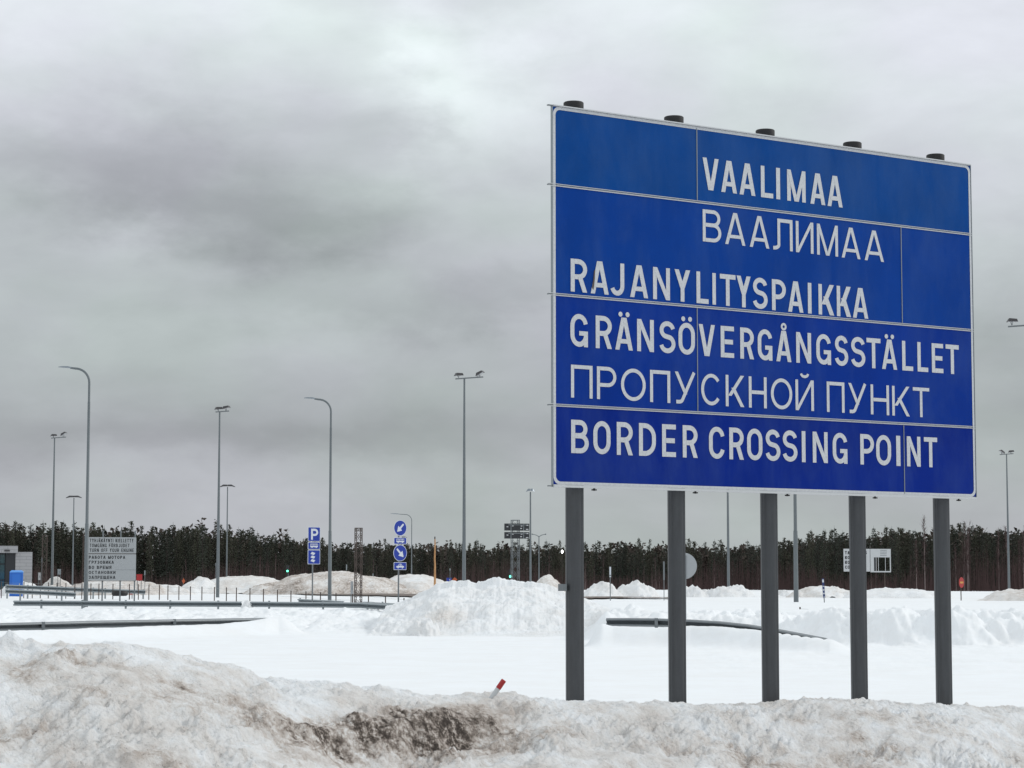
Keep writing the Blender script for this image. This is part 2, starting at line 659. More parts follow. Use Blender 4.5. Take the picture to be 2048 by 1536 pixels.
RAILS = [([-260, 0, 88, 340, 440, 500, 535, 560], [1258, 1246, 1244, 1238.5, 1237, 1236, 1235.5, 1235], [84, 89, 90.5, 97, 99.5, 101, 102, 103], [16, 15, 15, 11.5, 10, 6, 0, -3]),
         ([1205, 1225, 1312, 1380, 1440, 1500, 1560, 1610, 1655], [1236, 1236, 1236.6, 1239, 1242.5, 1249, 1258.5, 1268, 1276.5],
          [83, 83, 82.5, 82, 81, 80, 78.5, 77, 76], [10, 15, 18, 11, 10, 9, 7, 4, 1])]


def make_terrain():
    ang = np.concatenate([np.tan(np.radians(np.linspace(-78, -15.5, 60))), np.linspace(math.tan(R(-15)), math.tan(R(15)), 1000),
                          np.tan(np.radians(np.linspace(15.5, 78, 60)))])
    rows = np.concatenate([np.geomspace(-1, -1, 0), np.array([-60., -30., -10., 0.5]), np.geomspace(3, 36, 50), np.geomspace(36.2, 78, 110), np.geomspace(78.2, 135, 330),
                           np.geomspace(135.4, 260, 160), np.geomspace(262, 700, 60), np.geomspace(720, 6000, 30)])
    A, Y = np.meshgrid(ang, rows)
    span = np.where(Y < 60, np.maximum(Y, 0) + 0.0, Y)
    span = np.maximum(span, 14.0)
    X = A * span
    Z = terrain_h(X, np.maximum(Y, 1.0))
    Z = np.where(np.abs(X / np.maximum(Y, 14)) > .6, base_h(X, np.maximum(Y, 1.)), Z)
    dirt = np.zeros_like(Z)
    dirt += .12 * np.clip(fbm(X * .25, Y * .08, 4) + .1, 0, 1) * ss(135, 150, Y)
    o = grid_mesh('snow_ground', X, Y, Z, MAT['snow'], {'dirt': dirt})
    o['kind'] = 'structure'
    return o


make_terrain()


def gz(x, y):
    return float(terrain_h(np.array([x], float), np.array([y], float))[0])


# ------------------------------------------------------------------ the big sign's plane
ALPHA = math.atan(F / 6736.0)
BD = np.array([math.cos(ALPHA), math.sin(ALPHA), 0.0])
BN = np.array([math.sin(ALPHA), -math.cos(ALPHA), 0.0])     # towards the viewer
O0 = np.array(at(1105, 211, 24.0))
O0[2] = 0.0


def on_board(u, v, off=0.0):
    """pixel -> (s, z) on the board plane moved off metres towards the viewer"""
    d = ray(u, v)
    o = np.array([0, 0, EYE])
    p0 = O0 + BN * off
    k = np.dot(p0 - o, BN) / np.dot(d, BN)
    p = o + d * k
    return float(np.dot(p - O0, BD)), float(p[2])


# ------------------------------------------------------------------ foreground snow bank
def bank_line():
    """crest height along t (metres along the sign's line, 0 = the sign's left edge)"""
    prof = [(-400, 1310), (-200, 1300), (0, 1292), (35, 1290), (60, 1281), (95, 1287), (190, 1285), (260, 1293), (330, 1302), (400, 1318), (490, 1338),
            (530, 1357), (650, 1363), (720, 1373), (800, 1378), (870, 1392), (960, 1391), (1010, 1388), (1060, 1395), (1150, 1402),
            (1300, 1406), (1400, 1408), (1530, 1406), (1600, 1400), (1650, 1396), (1740, 1401), (1800, 1408), (1900, 1411), (2048, 1415), (2300, 1418)]
    T, Zc = [], []
    for u, v in prof:
        s, z = on_board(u, v, 0.25)
        T.append(s)
        Zc.append(z)
    return np.array(T), np.array(Zc)


BT, BZ = bank_line()


def bank_h(t, n, fine=True):
    """n > 0 towards the viewer, crest at n = .25"""
    zc = np.interp(t, BT, BZ)
    q = n - .25
    f = np.maximum(q, 0)
    b = np.maximum(-q, 0)
    lefty = ss(0.5, -4, t)
    wv = .12 * fbm(t * .5 + 7, t * 0 + n * .15, 2)
    h = zc - (.10 * f + .36 * (np.sqrt(f * f + .16 + wv) - np.sqrt(.16 + wv)) + .05 * f * lefty) - (.10 * b + .16 * b * b)
    wob = ss(.08, .8, f)
    calm = 1 - .75 * np.exp(-((t - HOL[0] + .2) / (HOL[3] * 1.5)) ** 4)
    h = h + wob * calm * (.15 * fbm(t * .55 + 3.1, n * .8, 3) + lefty * .10 * fbm(t * .8, n * .8, 2))
    # dirty scooped hollow below the crest, left of the posts
    tc, nc, sl, hw = HOL
    e = ((t - tc) / hw) ** 2 + 0 * n
    k1 = nc + sl * (t - tc) + .08 * fbm(t * 2.2, t * 0 + 3.3, 3)
    prof = ss(k1 - .10, k1 + .06, n) * (1 - ss(k1 + .25, k1 + 1.2, n))
    h = h - .17 * np.exp(-e ** 2) * prof * (1 + .5 * fbm(t * 2.5, n * 2.5, 2))
    if fine:
        c, s_ = math.cos(.45), math.sin(.45)
        a1, a2 = (t * c - n * s_), (t * s_ + n * c)
        k = .40 * ss(-.6, -.1, q) + .60 * ss(.0, .6, q)
        w1 = .35 * fbm(t * 1.3, n * 1.3, 3)
        # crusty areas alternate with smooth icy ones
        crust = ss(-.22, .30, fbm(t * .75 + 2, n * 1.3, 3, .6))
        c2 = .25 + .75 * crust
        h = h + k * (.075 * fbm(a1 * .9 + w1, a2 * 2.4, 3, .5) + c2 * .070 * fbm(a1 * 1.7 + w1, a2 * 5.2 + w1, 3, .55, billow=True)
                     + c2 * .043 * fbm(a1 * 4.4 + w1, a2 * 13 + w1, 3, .6, billow=True) + (.15 + .85 * crust) * .018 * fbm(a1 * 17, a2 * 32, 2, .65))
        h = h + (1 - k) * .02 * fbm(t * 3, n * 3, 3)
        h = h + np.exp(-(q / .25) ** 2) * .040 * fbm(t * 3.2, n * 2.2 + 5, 4, .6, ridge=True)
        # clods
        for ct, cn, cr_, ch in CLODS:
            h = h + ch * np.exp(-(((t - ct) / cr_) ** 2 + ((n - cn) / (cr_ * .8)) ** 2) ** 2) * (1 + .5 * fbm(t * 9, n * 9, 2))
    return h


CLODS = []


def pix_on_bank(u, v):
    d = ray(u, v)
    best = None
    for k in np.linspace(12, 30, 1800):
        p = np.array([0, 0, EYE]) + d * k
        t = float(np.dot(p - O0, BD))
        n = float(np.dot(p - O0, BN))
        if p[2] < bank_h(np.array([t]), np.array([n]), False)[0]:
            return t, n, p
    return t, n, p


HOL = (-2.3, 1.3, 0.0, 1.05)


def make_bank():
    global HOL
    t1, n1, _ = pix_on_bank(530, 1452)
    t2, n2, _ = pix_on_bank(1008, 1438)
    HOL = ((t1 + t2) / 2, (n1 + n2) / 2, (n2 - n1) / (t2 - t1), (t2 - t1) / 2)
    for u, dn, cr_, ch in ((58, .0, .15, .07), (78, .05, .10, .05)):
        tt, n0, _ = pix_on_bank(u, 1330)
        CLODS.append((tt, .25 + dn, cr_, ch))
    t_ = np.concatenate([np.linspace(-16, -8.5, 120), np.linspace(-8.487, 8.2, 1280), np.linspace(8.23, 14, 80)])
    n_ = np.concatenate([np.linspace(8, 3.65, 90), np.linspace(3.63, -.4, 330), np.linspace(-.43, -4.5, 60)])
    T, Nn = np.meshgrid(t_, n_)
    Z = bank_h(T, Nn)
    X = O0[0] + BD[0] * T + BN[0] * Nn
    Y = O0[1] + BD[1] * T + BN[1] * Nn
    # dirt: stains with their own shape
    D = np.zeros_like(Z)
    tc, nc, sl, hw = HOL
    nc = nc + sl * (T - tc)
    wob = .35 * fbm(T * 1.4, Nn * 1.4, 4)
    core = np.exp(-(np.abs((T - tc) / (hw * 1.02) + wob * .25)) ** 6) * ss(nc - .40, nc - .12, Nn + wob * .5) * (.45 + .55 * (1 - ss(nc - .10, nc + .16, Nn + wob * .3))) * (1 - ss(nc + .18, nc + .62, Nn + wob))
    D += .95 * core * (.55 + 1.3 * np.clip(fbm(T * 3.5, Nn * 4.5, 4, .6) + .12, 0, 1))
    band = ss(.3, 1.1, Nn + .6 * fbm(T * .5, Nn * .5, 3))
    sp = np.clip(fbm(T * .9 + 4, Nn * 1.4, 5, .58) + .02, 0, 1)
    D += band * .46 * sp
    for (u, v, rt, rn, k) in [(60, 1345, .30, .22, .5), (20, 1470, .25, .25, .35), (160, 1320, .3, .10, .45), (330, 1355, .35, .2, .3), (330, 1395, .8, .25, .22),
                              (1470, 1500, .35, .2, .5), (1720, 1485, .4, .22, .32), (1600, 1440, .25, .1, .3), (1780, 1510, .3, .12, .35),
                              (420, 1420, .5, .2, .2), (2020, 1510, .3, .2, .25)]:
        a, b, _ = pix_on_bank(u, v)
        D += .7 * k * np.exp(-((T - a) / rt + wob) ** 2 - ((Nn - b) / rn + wob) ** 2) * (.5 + 1.2 * np.clip(fbm(T * 4, Nn * 5, 3) + .3, 0, 1))
    o = grid_mesh('snow_bank', X, Y, Z, MAT['snow_bank'], {'dirt': np.clip(D, 0, 1)})
    o['kind'] = 'structure'


make_bank()


# ------------------------------------------------------------------ lettering
def seg_arc(cx, cy, rx, ry, a0, a1, n=12):
    return [(cx + rx * math.cos(R(a0 + (a1 - a0) * i / n)), cy + ry * math.sin(R(a0 + (a1 - a0) * i / n))) for i in range(n + 1)]


def strip(path, t, closed=False):
    """centre line -> list of quads (2-D)"""
    P = [Vector(p) for p in path]
    Q = [P[0]]
    for p in P[1:]:
        if (p - Q[-1]).length > 1e-6:
            Q.append(p)
    P = Q
    if closed and (P[0] - P[-1]).length < 1e-6:
        P.pop()
    n = len(P)
    Ls, Rs = [], []
    for i in range(n):
        if closed:
            a, b = P[i] - P[i - 1], P[(i + 1) % n] - P[i]
        else:
            a = P[i] - P[i - 1] if i else P[1] - P[0]
            b = P[i + 1] - P[i] if i < n - 1 else a
        a, b = a.normalized(), b.normalized()
        na, nb = Vector((-a.y, a.x)), Vector((-b.y, b.x))
        m = (na + nb)
        if m.length < 1e-6:
            m = na
        m.normalize()
        k = max(m.dot(na), .35)
        Ls.append(P[i] + m * t / 2 / k)
        Rs.append(P[i] - m * t / 2 / k)
    out = []
    for i in range(n if closed else n - 1):
        j = (i + 1) % n
        out.append([Rs[i], Rs[j], Ls[j], Ls[i]])
    return out


def glyph(ch, W, H, t, cyr=False):
    """list of stroke groups; every group is a list of quads that do not overlap each other"""
    h = t / 2
    G = []
    def bar(x0, y0, x1, y1):
        G.append([[(x0, y0), (x1, y0), (x1, y1), (x0, y1)]])
    def para(xb, yb, xt, yt, th):
        G.append([[(xb, yb), (xb + th, yb), (xt + th, yt), (xt, yt)]])
    def st(path, closed=False):
        G.append(strip(path, t, closed))
    rs = (W / 2 - h)
    def round_rect(cl=True):
        ry = min(rs * 1.15, H / 2 - h) if not cyr else H / 2 - h
        yt, yb = H - h - ry, h + ry
        return seg_arc(W / 2, yt, rs, ry, 0, 180, 20) + seg_arc(W / 2, yb, rs, ry, 180, 360, 20)
    def bowl(y0, y1, x1, x0=0.0):
        """from the stem out and back, centre lines"""
        ry = (y1 - y0) / 2
        rx = min(ry * 1.05, (x1 - x0) * .75)
        return [(x0, y1), (x1 - rx, y1)] + seg_arc(x1 - rx, (y0 + y1) / 2, rx, ry, 90, -90, 14) + [(x0, y0)]
    base = {'Ä': 'A', 'Å': 'A', 'Ö': 'O', 'Й': 'И', 'А': 'A', 'В': 'B', 'С': 'C', 'Е': 'E', 'Н': 'H', 'К': 'K', 'М': 'M', 'О': 'O', 'Р': 'P', 'Т': 'T'}
    b = base.get(ch, ch)
    if b in 'AV':
        k = .5 * t * 1.12
        th = t * math.hypot(1, (W / 2) / H)
        if b == 'A':
            para(0, 0, W / 2 - th * .62, H, th)
            para(W - th, 0, W / 2 - th * .38, H, th)
            y0 = .20 * H
            f = (y0 + h) / H
            xi = th * .7 + (W / 2 - th * .62) * f
            bar(xi - th * .2, y0, W - xi + th * .2, y0 + t * .92)
        else:
            para(W / 2 - th * .62, 0, 0, H, th)
            para(W / 2 - th * .38, 0, W - th, H, th)
    elif b == 'M':
        th = t * math.hypot(1, (W / 2 - t) / H) * .95
        bar(0, 0, t, H)
        bar(W - t, 0, W, H)
        para(W / 2 - th * .6, 0, t * .02, H, th)
        para(W / 2 - th * .4, 0, W - th - t * .02, H, th)
    elif b == 'N':
        th = t * math.hypot(1, (W - t) / H) * .95
        bar(0, 0, t, H)
        bar(W - t, 0, W, H)
        para(W - th, 0, 0, H, th)
    elif b == 'И':
        th = t * math.hypot(1, (W - t) / H) * .9
        bar(0, 0, t, H)
        bar(W - t, 0, W, H)
        para(0, 0, W - th, H, th)
    elif b in 'LEFHTIГ':
        if b == 'T':
            bar(W / 2 - h, 0, W / 2 + h, H - t)
            bar(0, H - t, W, H)
        elif b == 'I':
            bar(0, 0, W, H)
        else:
            bar(0, 0, t, H)
            if b in 'LE':
                bar(t, 0, W, t)
            if b in 'EFГ':
                bar(t, H - t, W, H)
            if b in 'EF':
                bar(t, H * .5 - h, W * .92, H * .5 + h)
            if b == 'H':
                bar(W - t, 0, W, H)
                bar(t, H * .5 - h, W - t, H * .5 + h)
    elif b == 'П':
        bar(0, 0, t, H)
        bar(W - t, 0, W, H)
        bar(t, H - t, W - t, H)
    elif b == 'Л':
        bar(W - t, 0, W, H)
        bar(W * .22 + t, H - t, W - t, H)
        st([(0, h), (W * .04, h)] + seg_arc(W * .04, H * .17, W * .18 + h, H * .17 - h, -90, 0, 8) + [(W * .22 + h, H)])
    elif b == 'K':
        bar(0, 0, t, H)
        dx = W - t
        th = t * 1.28
        para(t * .8, H * .34, W - th, H, th)
        para(W - th, 0, W * .30, H * .60, th)
    elif b == 'Y':
        th = t * math.hypot(1, (W / 2) / (H * .55))
        para(W / 2 - th * .5, H * .42, 0, H, th)
        para(W / 2 - th * .5, H * .42, W - th, H, th)
        bar(W / 2 - h, 0, W / 2 + h, H * .47)
    elif b == 'У':
        th = t * 1.1
        para(W * .5 - th * .4, H * .30, 0, H, th)
        st([(W * .06, h), (W * .20, h)] + seg_arc(W * .20, H * .16, W * .17, H * .16 - h, -90, -15, 6) + [(W - th * .5, H)])
    elif b == 'J':
        st([(W - h, H), (W - h, H * .30)] + seg_arc(W / 2, H * .30, rs, H * .30 - h, 0, -160, 14))
    elif b == 'U':
        st([(W - h, H), (W - h, H * .30)] + seg_arc(W / 2, H * .30, rs, H * .30 - h, 0, -180, 14) + [(h, H)])
    elif b == 'O':
        st(round_rect(), True)
    elif b == 'D':
        bar(0, 0, t, H)
        r = min(W * .55, H * .35)
        st([(t, H - h), (W - h - r, H - h)] + seg_arc(W - h - r, H - h - r, r, r, 90, 0, 10) + seg_arc(W - h - r, h + r, r, r, 0, -90, 10) + [(t, h)])
    elif b in 'PRЯB':
        if b == 'Я':
            sub = glyph('R', W, H, t, cyr)
            return [[[(W - p[0], p[1]) for p in q][::-1] for q in g] for g in sub]
        bar(0, 0, t, H)
        if b == 'B':
            st(bowl(H * .53, H - h, W - h * 1.6, t))
            st(bowl(h, H * .53 - t * .05, W - h, t))
        else:
            st(bowl(H * (.44 if b == 'P' else .46), H - h, W - h, t))
            if b == 'R':
                th = t * 1.12
                para(W - th, 0, W * .42, H * .47, th)
    elif b == 'Б':
        bar(0, 0, t, H)
        bar(t, H - t, W * .92, H)
        st(bowl(h, H * .56, W - h, t))
    elif b in 'CG':
        ry = min(rs * 1.15, H / 2 - h) if not cyr else H / 2 - h
        yt, yb = H - h - ry, h + ry
        if b == 'C':
            st(seg_arc(W / 2, yt, rs, ry, 12 if not cyr else 38, 180, 18) + seg_arc(W / 2, yb, rs, ry, 180, 348 if not cyr else 322, 18))
        else:
            st(seg_arc(W / 2, yt, rs, ry, 12, 180, 18) + seg_arc(W / 2, yb, rs, ry, 180, 352, 18))
            bar(W - t, 0, W, H * .48)
            bar(W * .5, H * .48 - t * .9, W - t, H * .48)
    elif b == 'S':
        ym = H * .515
        c1, r1 = (H - h + ym) / 2, (H - h - ym) / 2
        c2, r2 = (h + ym) / 2, (ym - h) / 2
        st(seg_arc(W / 2, c1, rs * .94, r1, 12, 245, 18) + seg_arc(W / 2, c2, rs, r2, 62, -168, 18))
    elif b == 'З':
        ym = H * .52
        st(seg_arc(W / 2, (H - h + ym) / 2, rs * .94, (H - h - ym) / 2, 160, -80, 14) + [(W * .4, ym)])
        st([(W * .4, ym - t * .02)] + seg_arc(W / 2, (h + ym) / 2, rs, (ym - h) / 2, 80, -165, 14))
    elif b == 'Щ':
        w2 = W * .88
        bar(0, 0, t, H)
        bar(w2 / 2 - h, t, w2 / 2 + h, H)
        bar(w2 - t, 0, w2, H)
        bar(t, 0, w2 - t, t)
        bar(w2, -H * .14, W, t)
    # marks
    def disc(cx, cy, r):
        G.append([[(cx + r * math.cos(2 * PI * i / 14), cy + r * math.sin(2 * PI * i / 14)) for i in range(14)]])
    if ch in 'ÄÖ':
        r = t * .52
        y = H * 1.10 if ch == 'Ä' else H * 1.12
        disc(W / 2 - t * .90, y, r)
        disc(W / 2 + t * .90, y, r)
    if ch == 'Å':
        G.append(strip(seg_arc(W / 2, H * 1.135, t * .56, t * .56, 0, 360, 18), t * .5, True))
    if ch == 'Й':
        G.append(strip(seg_arc(W / 2, H * 1.21, W * .19, H * .105, 185, 355, 10), t * .8))
    return G


def letters(mb, ch, x0, z0, W, H, t, y, cyr=False, bow=None):
    """adds a letter to a mesh in the local x-z plane, facing -y; strokes step forward .6 mm so that they never share a plane"""
    for gi, g in enumerate(glyph(ch, W, H, t, cyr)):
        yy = y - .0006 * gi
        for q in g:
            mb.poly([(x0 + p[0], yy, z0 + p[1]) for p in q])


REL = {'I': .16, 'L': .42, 'E': .46, 'F': .46, 'T': .52, 'J': .44, 'M': .68, 'Щ': .78, 'А': .62, 'О': .60, 'М': .68}


def text_line(mb, txt, x0, x1, z0, z1, t, y, cyr=False, relw=.53, gap=.17):
    H = z1 - z0
    ws = [(.30 if c == ' ' else REL.get(c, relw)) for c in txt]
    tot = sum(ws) + gap * (len(txt) - 1)
    k = (x1 - x0) / tot
    x = x0
    for c, w in zip(txt, ws):
        if c != ' ':
            letters(mb, c, x, z0, w * k, H, t, y, cyr)
        x += (w + gap) * k


# ------------------------------------------------------------------ the border sign
def make_border_sign():
    root = thing('border_sign', 'huge blue border crossing sign with white lettering on five dark posts', 'road sign',
                 (O0[0], O0[1], 0), ALPHA)
    sL = 0.0
    sR = (on_board(1945, 332)[0] + on_board(1947, 995)[0]) / 2
    zT = (on_board(1105, 211)[1] + on_board(1945, 332)[1]) / 2
    zB = (on_board(1107, 969)[1] + on_board(1947, 995)[1]) / 2
    seam = []
    for a, b in ((368.5, 470), (588, 661), (809.5, 855)):
        seam.append((on_board(1105, a)[1] + on_board(1946, b)[1]) / 2)
    zs = [zT] + seam + [zB]
    vs = [on_board(1393.5, 320)[0], on_board(1803, 560)[0], on_board(1394.5, 720)[0], on_board(1808, 920)[0]]
    g = .006
    TH = .02
    # panels, each very slightly bowed
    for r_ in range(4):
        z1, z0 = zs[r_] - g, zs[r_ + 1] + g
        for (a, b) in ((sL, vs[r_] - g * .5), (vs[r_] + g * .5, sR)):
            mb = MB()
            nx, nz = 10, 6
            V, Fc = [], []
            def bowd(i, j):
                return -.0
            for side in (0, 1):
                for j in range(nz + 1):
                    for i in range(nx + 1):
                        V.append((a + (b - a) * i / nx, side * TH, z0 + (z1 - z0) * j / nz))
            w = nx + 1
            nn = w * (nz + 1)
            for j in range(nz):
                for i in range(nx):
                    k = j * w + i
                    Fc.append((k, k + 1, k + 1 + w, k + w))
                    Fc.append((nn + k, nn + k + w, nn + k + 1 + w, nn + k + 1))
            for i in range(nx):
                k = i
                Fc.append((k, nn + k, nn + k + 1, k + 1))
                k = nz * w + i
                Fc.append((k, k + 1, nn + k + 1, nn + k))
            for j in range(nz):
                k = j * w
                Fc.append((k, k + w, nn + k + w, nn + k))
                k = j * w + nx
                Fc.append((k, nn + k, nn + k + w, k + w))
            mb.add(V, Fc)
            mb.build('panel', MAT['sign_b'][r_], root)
    # white border line, rounded corners
    bw, rad = .036, .085
    mb = MB()
    def rr(x0, x1, z0, z1, r):
        pts = []
        for cx, cz, a in ((x1 - r, z1 - r, 0), (x0 + r, z1 - r, 90), (x0 + r, z0 + r, 180), (x1 - r, z0 + r, 270)):
            pts += seg_arc(cx, cz, r, r, a, a + 90, 8)
        return pts
    o_ = rr(sL + .003, sR - .003, zB + .003, zT - .003, rad)
    i_ = rr(sL + bw, sR - bw, zB + bw, zT - bw, rad - bw + .012)
    n = len(o_)
    for k in range(n):
        j = (k + 1) % n
        mb.poly([(o_[k][0], -.003, o_[k][1]), (i_[k][0], -.003, i_[k][1]), (i_[j][0], -.003, i_[j][1]), (o_[j][0], -.003, o_[j][1])])
    mb.build('white_border', MAT['letter'], root)
    # folded metal edge at the bottom and thin edge strips
    for z, th, dp in ((zB - .012, .024, .06), (zT + .006, .012, .05)):
        mb = MB()
        mb.box(((sL + sR) / 2, .004, z), (sR - sL, dp, th))
        mb.build('edge_rail', MAT['white'], root)
    for sx_ in (sL - .005, sR + .005):
        mb = MB()
        mb.box((sx_, .008, (zT + zB) / 2), (.008, .03, zT - zB))
        mb.build('edge_rail', MAT['galv'], root)
    # seam strips: two pale lines per horizontal joint, one per vertical joint
    for z in seam:
        mb = MB()
        mb.box(((sL + sR) / 2 - .03, -.004, z + .011), (sR - sL + .06, .008, .006))
        mb.box(((sL + sR) / 2 - .03, -.004, z - .011), (sR - sL + .06, .008, .007))
        mb.box(((sL + sR) / 2, .010, z), (sR - sL - .01, .006, .011))
        mb.build('seam_strip', MAT['white'], root)
    for r_ in range(4):
        mb = MB()
        mb.box((vs[r_], -.003, (zs[r_] + zs[r_ + 1]) / 2), (.010, .006, zs[r_] - zs[r_ + 1] - .036))
        mb.build('seam_strip', MAT['galv'], root)
    # small clamps that stick out at the left edge, at each joint
    for z in [zT + .004] + seam + [zB - .012]:
        mb = MB()
        mb.box((sL - .028, .012, z), (.055, .03, .012))
        mb.build('edge_clamp', MAT['galv_dark'], root)
    # bolts under the lower edge
    # lettering: letter boxes measured along each line
    L1 = lambda xs: [1080 + x / 3.2 for x in xs]
    L2 = lambda xs: [1520 + x / 3.2 for x in xs]
    L4 = lambda xs: [1520 + x / 3.657 for x in xs]
    lines = [
        ('VAALIMAA', L1([1040, 1142, 1158, 1258, 1275, 1376, 1412, 1490]) + L2([102, 127, 172, 290, 320, 415, 430, 526]),
         (1407, 315, 379), (1670, 352, 413.7), .150, False),
        ('ВААЛИМАА', L1([1040, 1158, 1183, 1312, 1340, 1465]) + L2([82, 207, 228, 340, 363, 497, 520, 640, 667, 790]),
         (1405, 418, 482.5), (1750, 462, 522.5), .115, True),
        ('RAJANYLITYSPAIKKA', L1([195, 300, 323, 438, 447, 538, 575, 690, 722, 830, 860, 960, 1000, 1077, 1102, 1124, 1150, 1250, 1257, 1347, 1360, 1455])
         + L2([75, 164, 178, 275, 305, 328, 373, 472, 490, 580, 592, 690]),
         (1143, 517.5, 583), (1732, 577, 637.5), .150, False),
        ('GRÄNSÖVERGÅNGSSTÄLLET', L1([193, 305, 355, 458, 480, 592, 620, 727, 762, 865, 885, 990, 1015, 1118, 1155, 1240, 1280, 1367, 1392, 1485])
         + L4([117, 227, 263, 372, 410, 517, 545, 643, 663, 768, 778, 880, 890, 1000, 1038, 1117, 1150, 1227, 1255, 1338, 1357, 1453]),
         (1156, 626.5, 693.5), (1905, 691, 748), .150, False),
        ('ПРОПУСКНОЙ ПУНКТ', L1([197, 335, 363, 487, 517, 675, 703, 832, 862, 995, 1030, 1160, 1187, 1305, 1335, 1449])
         + L4([78, 234, 258, 392, 487, 616, 645, 778, 808, 942, 965, 1092, 1117, 1237]),
         (1142, 729, 795), (1850, 776, 834.7), .115, True),
        ('BORDER CROSSING POINT', L1([198, 310, 340, 450, 490, 592, 632, 740, 780, 868, 912, 1007, 1080, 1180, 1210, 1302, 1324, 1422])
         + L4([38, 147, 163, 272, 304, 331, 384, 493, 530, 637, 732, 832, 848, 957, 995, 1025, 1073, 1172, 1198, 1295]),
         (1142, 839, 906), (1862, 875, 934.5), .150, False)]
    for txt, us, lft, rgt, tk, cyr in lines:
        s1, zt1 = on_board(lft[0], lft[1])
        _, zb1 = on_board(lft[0], lft[2])
        s2, zt2 = on_board(rgt[0], rgt[1])
        _, zb2 = on_board(rgt[0], rgt[2])
        mb = MB()
        i = 0
        H_ = ((zt1 - zb1) + (zt2 - zb2)) / 2
        for ch in txt:
            if ch == ' ':
                continue
            a, b = us[2 * i], us[2 * i + 1]
            vm = lft[1] + (rgt[1] - lft[1]) * ((a - lft[0]) / (rgt[0] - lft[0])) + 30
            sa, sb = on_board(a, vm)[0], on_board(b, vm)[0]
            f = (sa - s1) / (s2 - s1)
            zb = zb1 + (zb2 - zb1) * f
            letters(mb, ch, sa, zb, sb - sa, H_, tk * H_, -.004, cyr)
            i += 1
        mb.build('lettering', MAT['letter'], root)
    # torn sheet on the first A of the third line
    s_, z_ = on_board(1188, 558)
    mb = MB()
    mb.poly([(s_ - .03, -.0075, z_ - .10), (s_ - .012, -.0075, z_ - .12), (s_ + .004, -.0075, z_ - .02), (s_ + .012, -.0075, z_ + .10), (s_ - .004, -.0075, z_ + .09), (s_ - .012, -.0075, z_ + .01)])
    mb.build('torn_patch', MAT['rust'], root)
    # posts: grooved tubes behind the panels
    pr = .098
    for u, vtop in ((1149, 212), (1352.5, 241), (1537.5, 269), (1714, 294), (1882, 321)):
        s_, _ = on_board(u, 1000, -.16)
        zb = .2
        zt = zT + .035
        mb = MB()
        nk = 96
        prof = []
        for k in range(nk):
            a = 360 * k / nk
            r_ = pr
            for ga in (285, 297, 309, 90, 40, 140, 180):
                if abs(((a - ga + 180) % 360) - 180) < 2.6:
                    r_ = pr - .007
            prof.append((r_ * math.cos(R(a)), r_ * math.sin(R(a))))
        V = [(x, y, z) for z in (zb, zt) for x, y in prof]
        Fc = [(k, (k + 1) % nk, nk + (k + 1) % nk, nk + k) for k in range(nk)] + [tuple(range(nk, 2 * nk))]
        mb.add(V, Fc)
        post = mb.build('post', MAT['post'], root, True, (s_, .16, 0))
        mb = MB()
        mb.tube([(0, 0, zt - .004), (0, 0, zt + .015), (0, 0, zt + .068), (0, 0, zt + .076)], [pr + .010, pr + .012, pr + .012, pr + .004], 32)
        cap = mb.build('cap', MAT['black'], post, True)
        # bolt just below the board beside the post
        mb = MB()
        mb.tube([(.165, -.13, zB - .05), (.165, -.13, zB - .0245)], .011, 8)
        mb.box((.165, -.13, zB - .040), (.05, .03, .014))
        mb.build('bolt', MAT['black'], post)
    mb = MB()
    s_, z1 = on_board(1127.5, 1168, -.16)
    _, z0 = on_board(1127.5, 1182, -.16)
    mb.box((s_ - .01, .17, (z0 + z1) / 2), (.05, .09, z1 - z0))
    mb.build('junction_box', MAT['galv_dark'], root)


make_border_sign()


# red and white stick half buried in the bank
def make_stick():
    p0 = Vector(at(990, 1386, 23.1))
    p1 = Vector(at(1008, 1360, 23.1))
    d = (p1 - p0)
    o = thing('snow_stake', 'short red and white stake leaning out of the dirty snow bank', 'stake', p0 - d * .6)
    mb = MB()
    mb.tube([(0, 0, 0), d * .95], .026, 14)
    mb.build('stake_shaft', MAT['white'], o, True)
    mb = MB()
    mb.tube([d * .95, d * 1.56, d * 1.6], [.0275, .0275, .022], 14)
    mb.build('red_tip', MAT['red'], o, True)


make_stick()


